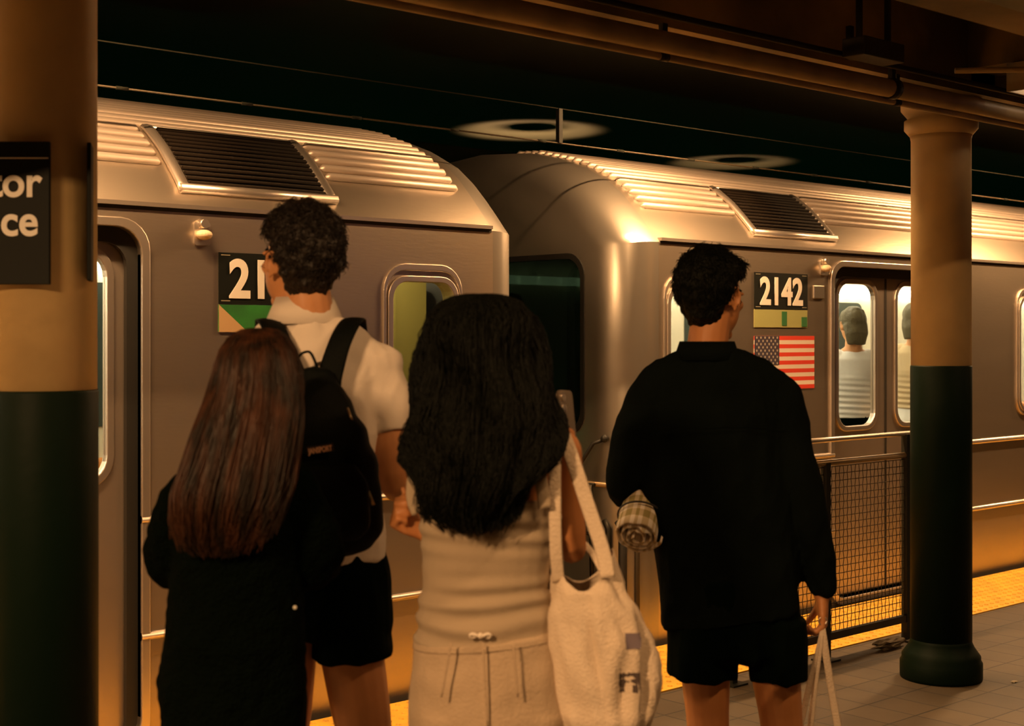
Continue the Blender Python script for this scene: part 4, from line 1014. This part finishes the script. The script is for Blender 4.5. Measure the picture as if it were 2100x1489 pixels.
def tankf(co, n):
    z = co.z; s = 0
    band = math.exp(-((z - .98) / .10) ** 2)
    ph = z * 150 + 7 * co.x + 3.5 * noise.noise(Vector((co.x * 5, co.y * 5, z * 9)))
    return n * (.0042 * (.5 + noise.noise(co * 6)) * 1.4 * band * math.sin(ph) + .004 * noise.noise(co * 9) + .0035 * math.exp(-((z - 1.16) / .05) ** 2) * math.sin(z * 160 + 10 * co.x))
displace(me, tankf); tank = link_mesh('tank_top', me, tank_m, W)
for pts in ([q(858, 1052, -.075), q(846, 1020, -.07), q(850, 965, -.062), q(872, 905, -.03), q(885, 885, .01)], [q(1118, 1042, -.092), q(1112, 1000, -.088), q(1105, 950, -.07), q(1100, 900, -.03), q(1098, 885, .01)]):
    ribbon('shoulder_strap', tank, pts, [.014, .013, .012, .011, .011], .004, tank_m, (1, 0, 0))
bm = bmesh.new()                 # trousers
torso(bm, q, [(1000, 1300, 150, .106), (1003, 1330, 156, .112), (1007, 1390, 168, .122), (1010, 1460, 176, .128), (1012, 1530, 170, .115)])
for cx in (938, 1082):
    p, r = sec(q, [(cx, 1450, 96, .115), (cx, 1700, 88, .10), (cx, 2000, 92, .10), (cx, 2150, 98, .11)]); tube(bm, p, r, 26, ref=(1, 0, 0))
me = finish(bm, .007, 5)
displace(me, lambda co, n: n * (.005 * noise.noise(Vector((co.x * 14, co.y * 14, co.z * 2.2))) * min(1, max(0, (.94 - co.z) * 10)) + .0025 * noise.noise(co * 25)))
tr = link_mesh('trousers', me, pants_m, W)
for sx0, sx1, nm in ((925, 905, 'back_dart'), (1052, 1062, 'back_dart'), (990, 1000, 'centre_seam')):
    bm = bmesh.new(); pts = [q(sx0 + (sx1 - sx0) * k / 8, 1318 + (22 if nm[0] == 'c' else 14) * k, -.125 - .002 * k * (1 - k / 16) * 1.6) for k in range(9)]; tube(bm, pts, .0022, 6); obj(nm, bm, pants_m, tr, True)
bm = bmesh.new(); torso(bm, q, [(1000, 1302, 153, .109), (1001, 1314, 155, .111)], 40); obj('waistband', bm, pants_m, tr, True)
bm = bmesh.new()
for s in (-1, 1): tube(bm, [q(985, 1304, -.118) + Vector((s * (.004 + .016 * abs(math.sin(a))), -.004 * math.cos(a), .008 * math.sin(a) * math.cos(a))) for a in [PI * i / 10 for i in range(11)]], .0035, 6)
ell(bm, q(985, 1304, -.122), (.006, .005, .006), seg=10); obj('bow', bm, mat('ribbon_white', (.8, .72, .62), .6), tr)
for an in (aL, aR): shoe(W, an, rubber)

T = empty('smartphone', q(1163, 868, .30), 0, 'phone with rounded corner held up beyond woman\'s right shoulder', 'phone'); T.location = base(D, X0) + Matrix.Rotation(RZ, 3, 'Z') @ q(1163, 868, .30); T.rotation_euler = (math.radians(-8), math.radians(4), RZ + math.radians(62))
bm = bmesh.new(); prism(bm, rrect(-.036, .036, -.075, .075, .012, 8), -.004, .004); obj('phone_body', bm, mat('phone_metal', (.55, .46, .38), .25, .7), T, bevel=.002)
for dz in (.058, .034):
    bm = bmesh.new(); tube(bm, [(-.020, -.004, dz), (-.020, -.0075, dz)], .009, 18); ln_ = obj('camera_lens', bm, steel_bright, T)
bm = bmesh.new(); prism(bm, rrect(-.034, .034, -.073, .073, .010, 8), .004, .0046); obj('screen', bm, black_paint, T)

# canvas tote over C's right shoulder
G = empty('tote_bag', base(D, X0), RZ, 'natural canvas tote with faded blue print hanging from woman\'s right shoulder', 'bag')
rows = [(1196, 1172, 58, .055), (1205, 1210, 70, .062), (1216, 1260, 86, .07), (1230, 1320, 98, .075), (1238, 1390, 102, .078), (1240, 1450, 92, .075), (1238, 1500, 70, .06), (1236, 1530, 50, .035)]
p, r = sec(q, [x + (-.03,) for x in rows]); p, r = densify(p, r, 6); bm = bmesh.new(); n = 64; V = []
for i in range(len(p)):
    f = i / (len(p) - 1); ring_ = []
    for k in range(n):
        a = 2 * PI * k / n; ca, sa = math.cos(a), math.sin(a); rx_, ry_ = r[i]
        sag = (.034 * math.cos(2 * a) + .012 * ca) * max(0, 1 - f * 7)                # mouth edge dips between the handles
        nn = .010 * noise.noise(Vector((ca * 2.5, sa * 2.5, f * 5))) + .016 * (1 - abs(2 * noise.noise(Vector((ca * 3 + 4, sa * 3, f * 2.5))))) * min(1, f * 3)
        ring_.append(bm.verts.new((p[i].x + ca * (rx_ + nn), p[i].y + sa * (ry_ + nn), p[i].z + sag)))
    V.append(ring_)
for i in range(len(p) - 1):
    for k in range(n): bm.faces.new((V[i][k], V[i][(k + 1) % n], V[i + 1][(k + 1) % n], V[i + 1][k]))
bm.faces.new(V[-1])
o = obj('bag_body', bm, canvas_m, G, True); so = o.modifiers.new('s', 'SOLIDIFY'); so.thickness = .003
ribbon('strap', G, [q(1246, 1185, -.085), q(1236, 1130, -.07), q(1200, 1020, -.052), q(1170, 930, -.048), q(1152, 884, -.030), q(1148, 874, .0), q(1152, 890, .04), q(1168, 960, .07)], .0150, .002, canvas_m, (1, 0, 0))
ribbon('strap', G, [q(1146, 1195, -.060), q(1140, 1130, -.075), q(1138, 1040, -.075), q(1138, 950, -.062), q(1142, 890, -.045), q(1144, 874, .0), q(1150, 890, .04)], .0125, .002, canvas_m, (1, 0, 0))
ribbon('strap', G, [q(1236, 1172, .03), q(1215, 1135, .05), q(1185, 1100, .07), q(1168, 1060, .08), q(1168, 960, .07)], .0075, .002, canvas_m, (1, 0, 0))
def wrap_mark(name, px, py, w_, h_, m):      # printed mark following the canvas
    bm = bmesh.new(); c = q(px, py, -.03)
    for fi in range(len(p) - 1):
        if p[fi].z >= c.z > p[fi + 1].z: break
    rows_ = []
    for j in range(7):
        z = c.z + h_ * (j / 6 - .5); zi = min(range(len(p)), key=lambda k: abs(p[k].z - z)); row = []
        for k in range(9):
            x = c.x + w_ * (k / 8 - .5); ca = max(-.985, min(.985, (x - p[zi].x) / r[zi][0])); sa = -math.sqrt(1 - ca * ca); f = zi / (len(p) - 1)
            nn = .010 * noise.noise(Vector((ca * 2.5, sa * 2.5, f * 5))) + .016 * (1 - abs(2 * noise.noise(Vector((ca * 3 + 4, sa * 3, f * 2.5))))) * min(1, f * 3) + .0045
            row.append(bm.verts.new((p[zi].x + ca * (r[zi][0] + nn), p[zi].y + sa * (r[zi][1] + nn), z)))
        rows_.append(row)
    for j in range(6):
        for k in range(8): bm.faces.new((rows_[j][k], rows_[j][k + 1], rows_[j + 1][k + 1], rows_[j + 1][k]))
    obj(name, bm, m, G, True)
wrap_mark('printed_mark', 1284, 1300, .022, .030, mat('faded_blue_print', (.16, .13, .16), .9))
wrap_mark('printed_mark', 1280, 1382, .034, .040, mat('dark_print', (.07, .05, .045), .9))

# ------------------------------------------------------------------ D: woman with long straight brown hair, black coat
D, X0 = 2.85, -.527; q = measure(D, X0)
Y = empty('person', base(D, X0), RZ, 'woman in long black coat with long straight brown hair at left', 'person')
MD = head_matrix(q(530, 797), math.radians(20), math.radians(-6), s=.93)
bm = bmesh.new(); head(bm, MD)
limb(bm, [q(530, 800), q(515, 870), q(500, 950)], [.045, .047, .06])
torso(bm, q, [(500, 935, 60, .05), (495, 985, 105, .07), (490, 1080, 110, .085), (487, 1200, 105, .08), (485, 1300, 120, .09), (482, 1400, 125, .10), (482, 1460, 115, .09)])
shR, elR, wrR = q(590, 1000), q(645, 1125, .03), q(560, 1170, .13)
shL, elL, wrL = q(405, 1000), q(350, 1120, .03), q(430, 1170, .13)
for a_, b_, c_ in ((shR, elR, wrR), (shL, elL, wrL)): limb(bm, [a_, a_.lerp(b_, .5), b_, b_.lerp(c_, .5), c_], [.044, .037, .032, .028, .021])
hand(bm, wrR, (-1, .2, .1), (0, -1, 0), 1, s=.92); hand(bm, wrL, (1, .2, .1), (0, -1, 0), -1, s=.92)
kL, aL, kR, aR = q(430, 1720), q(425, 2090), q(545, 1720), q(548, 2090)
legs(bm, (q(430, 1380), kL, aL), (q(540, 1380), kR, aR), (.08, .052, .047, .034))
link_mesh('body', finish(bm, .0045, 5), skin, Y)
hair_mass(Y, q, [(533, 673, 16, .02, .0), (533, 678, 36, .04, .0), (531, 695, 58, .07, .0), (531, 725, 73, .095, -.01), (531, 765, 85, .10, -.015), (527, 805, 93, .095, -.03), (517, 850, 101, .08, -.06), (503, 900, 106, .065, -.085), (490, 950, 110, .055, -.105), (475, 1000, 116, .05, -.12), (464, 1040, 106, .045, -.13), (454, 1070, 88, .035, -.135), (450, 1090, 62, .02, -.132), (448, 1100, 30, .01, -.13)],
          hair_long_m, 9, wave=.0, strands=2600, lockf=11, amp=.007, rad=.0012, ends=.022)
bm = bmesh.new()                 # coat
torso(bm, q, [(500, 950, 66, .065), (497, 985, 108, .085), (492, 1060, 128, .11), (487, 1150, 132, .115), (485, 1240, 136, .115), (480, 1330, 143, .125), (478, 1400, 150, .13), (480, 1489, 144, .135), (480, 1620, 150, .14), (480, 1640, 150, .14)])
limb(bm, [q(500, 975), q(560, 985), q(594, 1010)], [.055, .056, .058]); limb(bm, [q(500, 975), q(440, 985), q(402, 1010)], [.055, .056, .058])
limb(bm, [q(594, 1012), q(622, 1060), q(646, 1120, .02), q(640, 1150, .05), q(575, 1175, .12)], [.060, .058, .060, .058, .045])
limb(bm, [q(402, 1012), q(372, 1060), q(352, 1115, .02), q(358, 1150, .05), q(425, 1175, .12)], [.060, .056, .054, .054, .045])
me = finish(bm, .0065, 6); displace(me, folds(.010, 5, (1, 1, .6), 31.)); displace(me, lambda co, n: n * (.004 * noise.noise(co * 45)))
ct = link_mesh('coat', me, coat_m, Y)
bm = bmesh.new(); ell(bm, q(605, 1246, -.10), (.004, .004, .004), seg=10); obj('button', bm, mat('button_pearl', (.6, .6, .55), .3), ct)
for s, an in ((0, aL), (1, aR)):
    bm = bmesh.new(); kk = (kL, kR)[s]; limb(bm, [kk + Vector((0, 0, .28)), kk, an + Vector((0, 0, .02))], [.085, .065, .055]); o = link_mesh('trouser_leg', finish(bm, .008, 3), black_cloth, Y); shoe(Y, an, rubber)

# ------------------------------------------------------------------ passengers seen through the door windows of car 2142
def passenger(px, y, hgt, label, top, bottom, hairm, rz):
    X = on_y(px, y); r0 = empty('person', (X, y, .02), rz, label, 'person'); k = hgt / 1.70; V_ = lambda x, yy, z: Vector((x * k, yy * k, z * k))
    M = head_matrix(V_(0, .0, 1.575), 0, math.radians(-8), s=.95 * k); bm = bmesh.new(); head(bm, M)
    limb(bm, [V_(0, -.01, 1.52), V_(0, -.02, 1.44)], [.048, .055])
    tube(bm, [V_(0, 0, .85), V_(0, 0, 1.0), V_(0, 0, 1.2), V_(0, 0, 1.38), V_(0, 0, 1.44)], [(.15, .10), (.13, .09), (.14, .095), (.15, .08), (.06, .05)], 20, ref=(1, 0, 0))
    for s in (-1, 1):
        limb(bm, [V_(s * .165, 0, 1.38), V_(s * .20, -.0, 1.12), V_(s * .15, .18, 1.02)], [.045, .036, .024]); hand(bm, V_(s * .15, .18, 1.02), (-s * .4, .9, .1), (0, -.2, 1), s, s=.9)
    legs(bm, (V_(-.09, 0, .88), V_(-.09, .01, .48), V_(-.09, 0, .09)), (V_(.09, 0, .88), V_(.09, .01, .48), V_(.09, 0, .09)), (.085, .055, .05, .036))
    link_mesh('body', finish(bm, .008, 4), skin_b, r0)
    bm = bmesh.new(); tube(bm, [V_(0, 0, 1.0), V_(0, 0, 1.08), V_(0, 0, 1.25), V_(0, 0, 1.37), V_(0, -.005, 1.425)], [(.15, .11), (.145, .105), (.155, .11), (.165, .09), (.08, .06)], 24, ref=(1, 0, 0))
    for s in (-1, 1): limb(bm, [V_(s * .10, 0, 1.385), V_(s * .165, 0, 1.37)], [.05, .05])
    me = finish(bm, .007, 5); displace(me, lambda co, n: n * (.006 * math.sin(co.z * 170 + co.x * 8) * max(0, 1 - abs(co.z - 1.1) * 5))); link_mesh('top', me, top, r0)
    bm = bmesh.new(); tube(bm, [V_(0, 0, .80), V_(0, 0, .90), V_(0, 0, 1.02)], [(.17, .12), (.165, .12), (.145, .105)], 20, ref=(1, 0, 0))
    for s in (-1, 1): limb(bm, [V_(s * .09, 0, .85), V_(s * .09, .01, .48), V_(s * .09, 0, .12)], [.095, .075, .065])
    link_mesh('trousers', finish(bm, .009, 4), bottom, r0)
    hq = bmesh.new(); ell(hq, (0, -.018, .042), (.088, .108, .093)); tube(hq, [(0, -.05, .0), (0, -.065, -.06), (0, -.06, -.13)], [(.085, .065), (.08, .05), (.06, .03)], 18, ref=(1, 0, 0)); hq.transform(M); me = finish(hq, .007, 3)
    displace(me, lambda co, n: n * (.006 * noise.noise(Vector((co.x * 40, co.y * 40, co.z * 8))))); link_mesh('hair', me, hairm, r0)
    return r0
khaki_hair = mat('olive_brown_hair', (.10, .08, .04), .6, bump=.5, bump_scale=40)
passenger(1748, 5.33, 1.72, 'passenger in white ribbed top standing behind left door window of car 2142', mat('white_rib', (.80, .78, .76), .8), black_cloth, khaki_hair, RZ + math.radians(8))
passenger(1878, 5.40, 1.76, 'passenger in tan top behind the right door window of car 2142', mat('tan_top', (.55, .42, .25), .8), mat('white_trousers', (.8, .78, .74), .8), khaki_hair, RZ - math.radians(30))
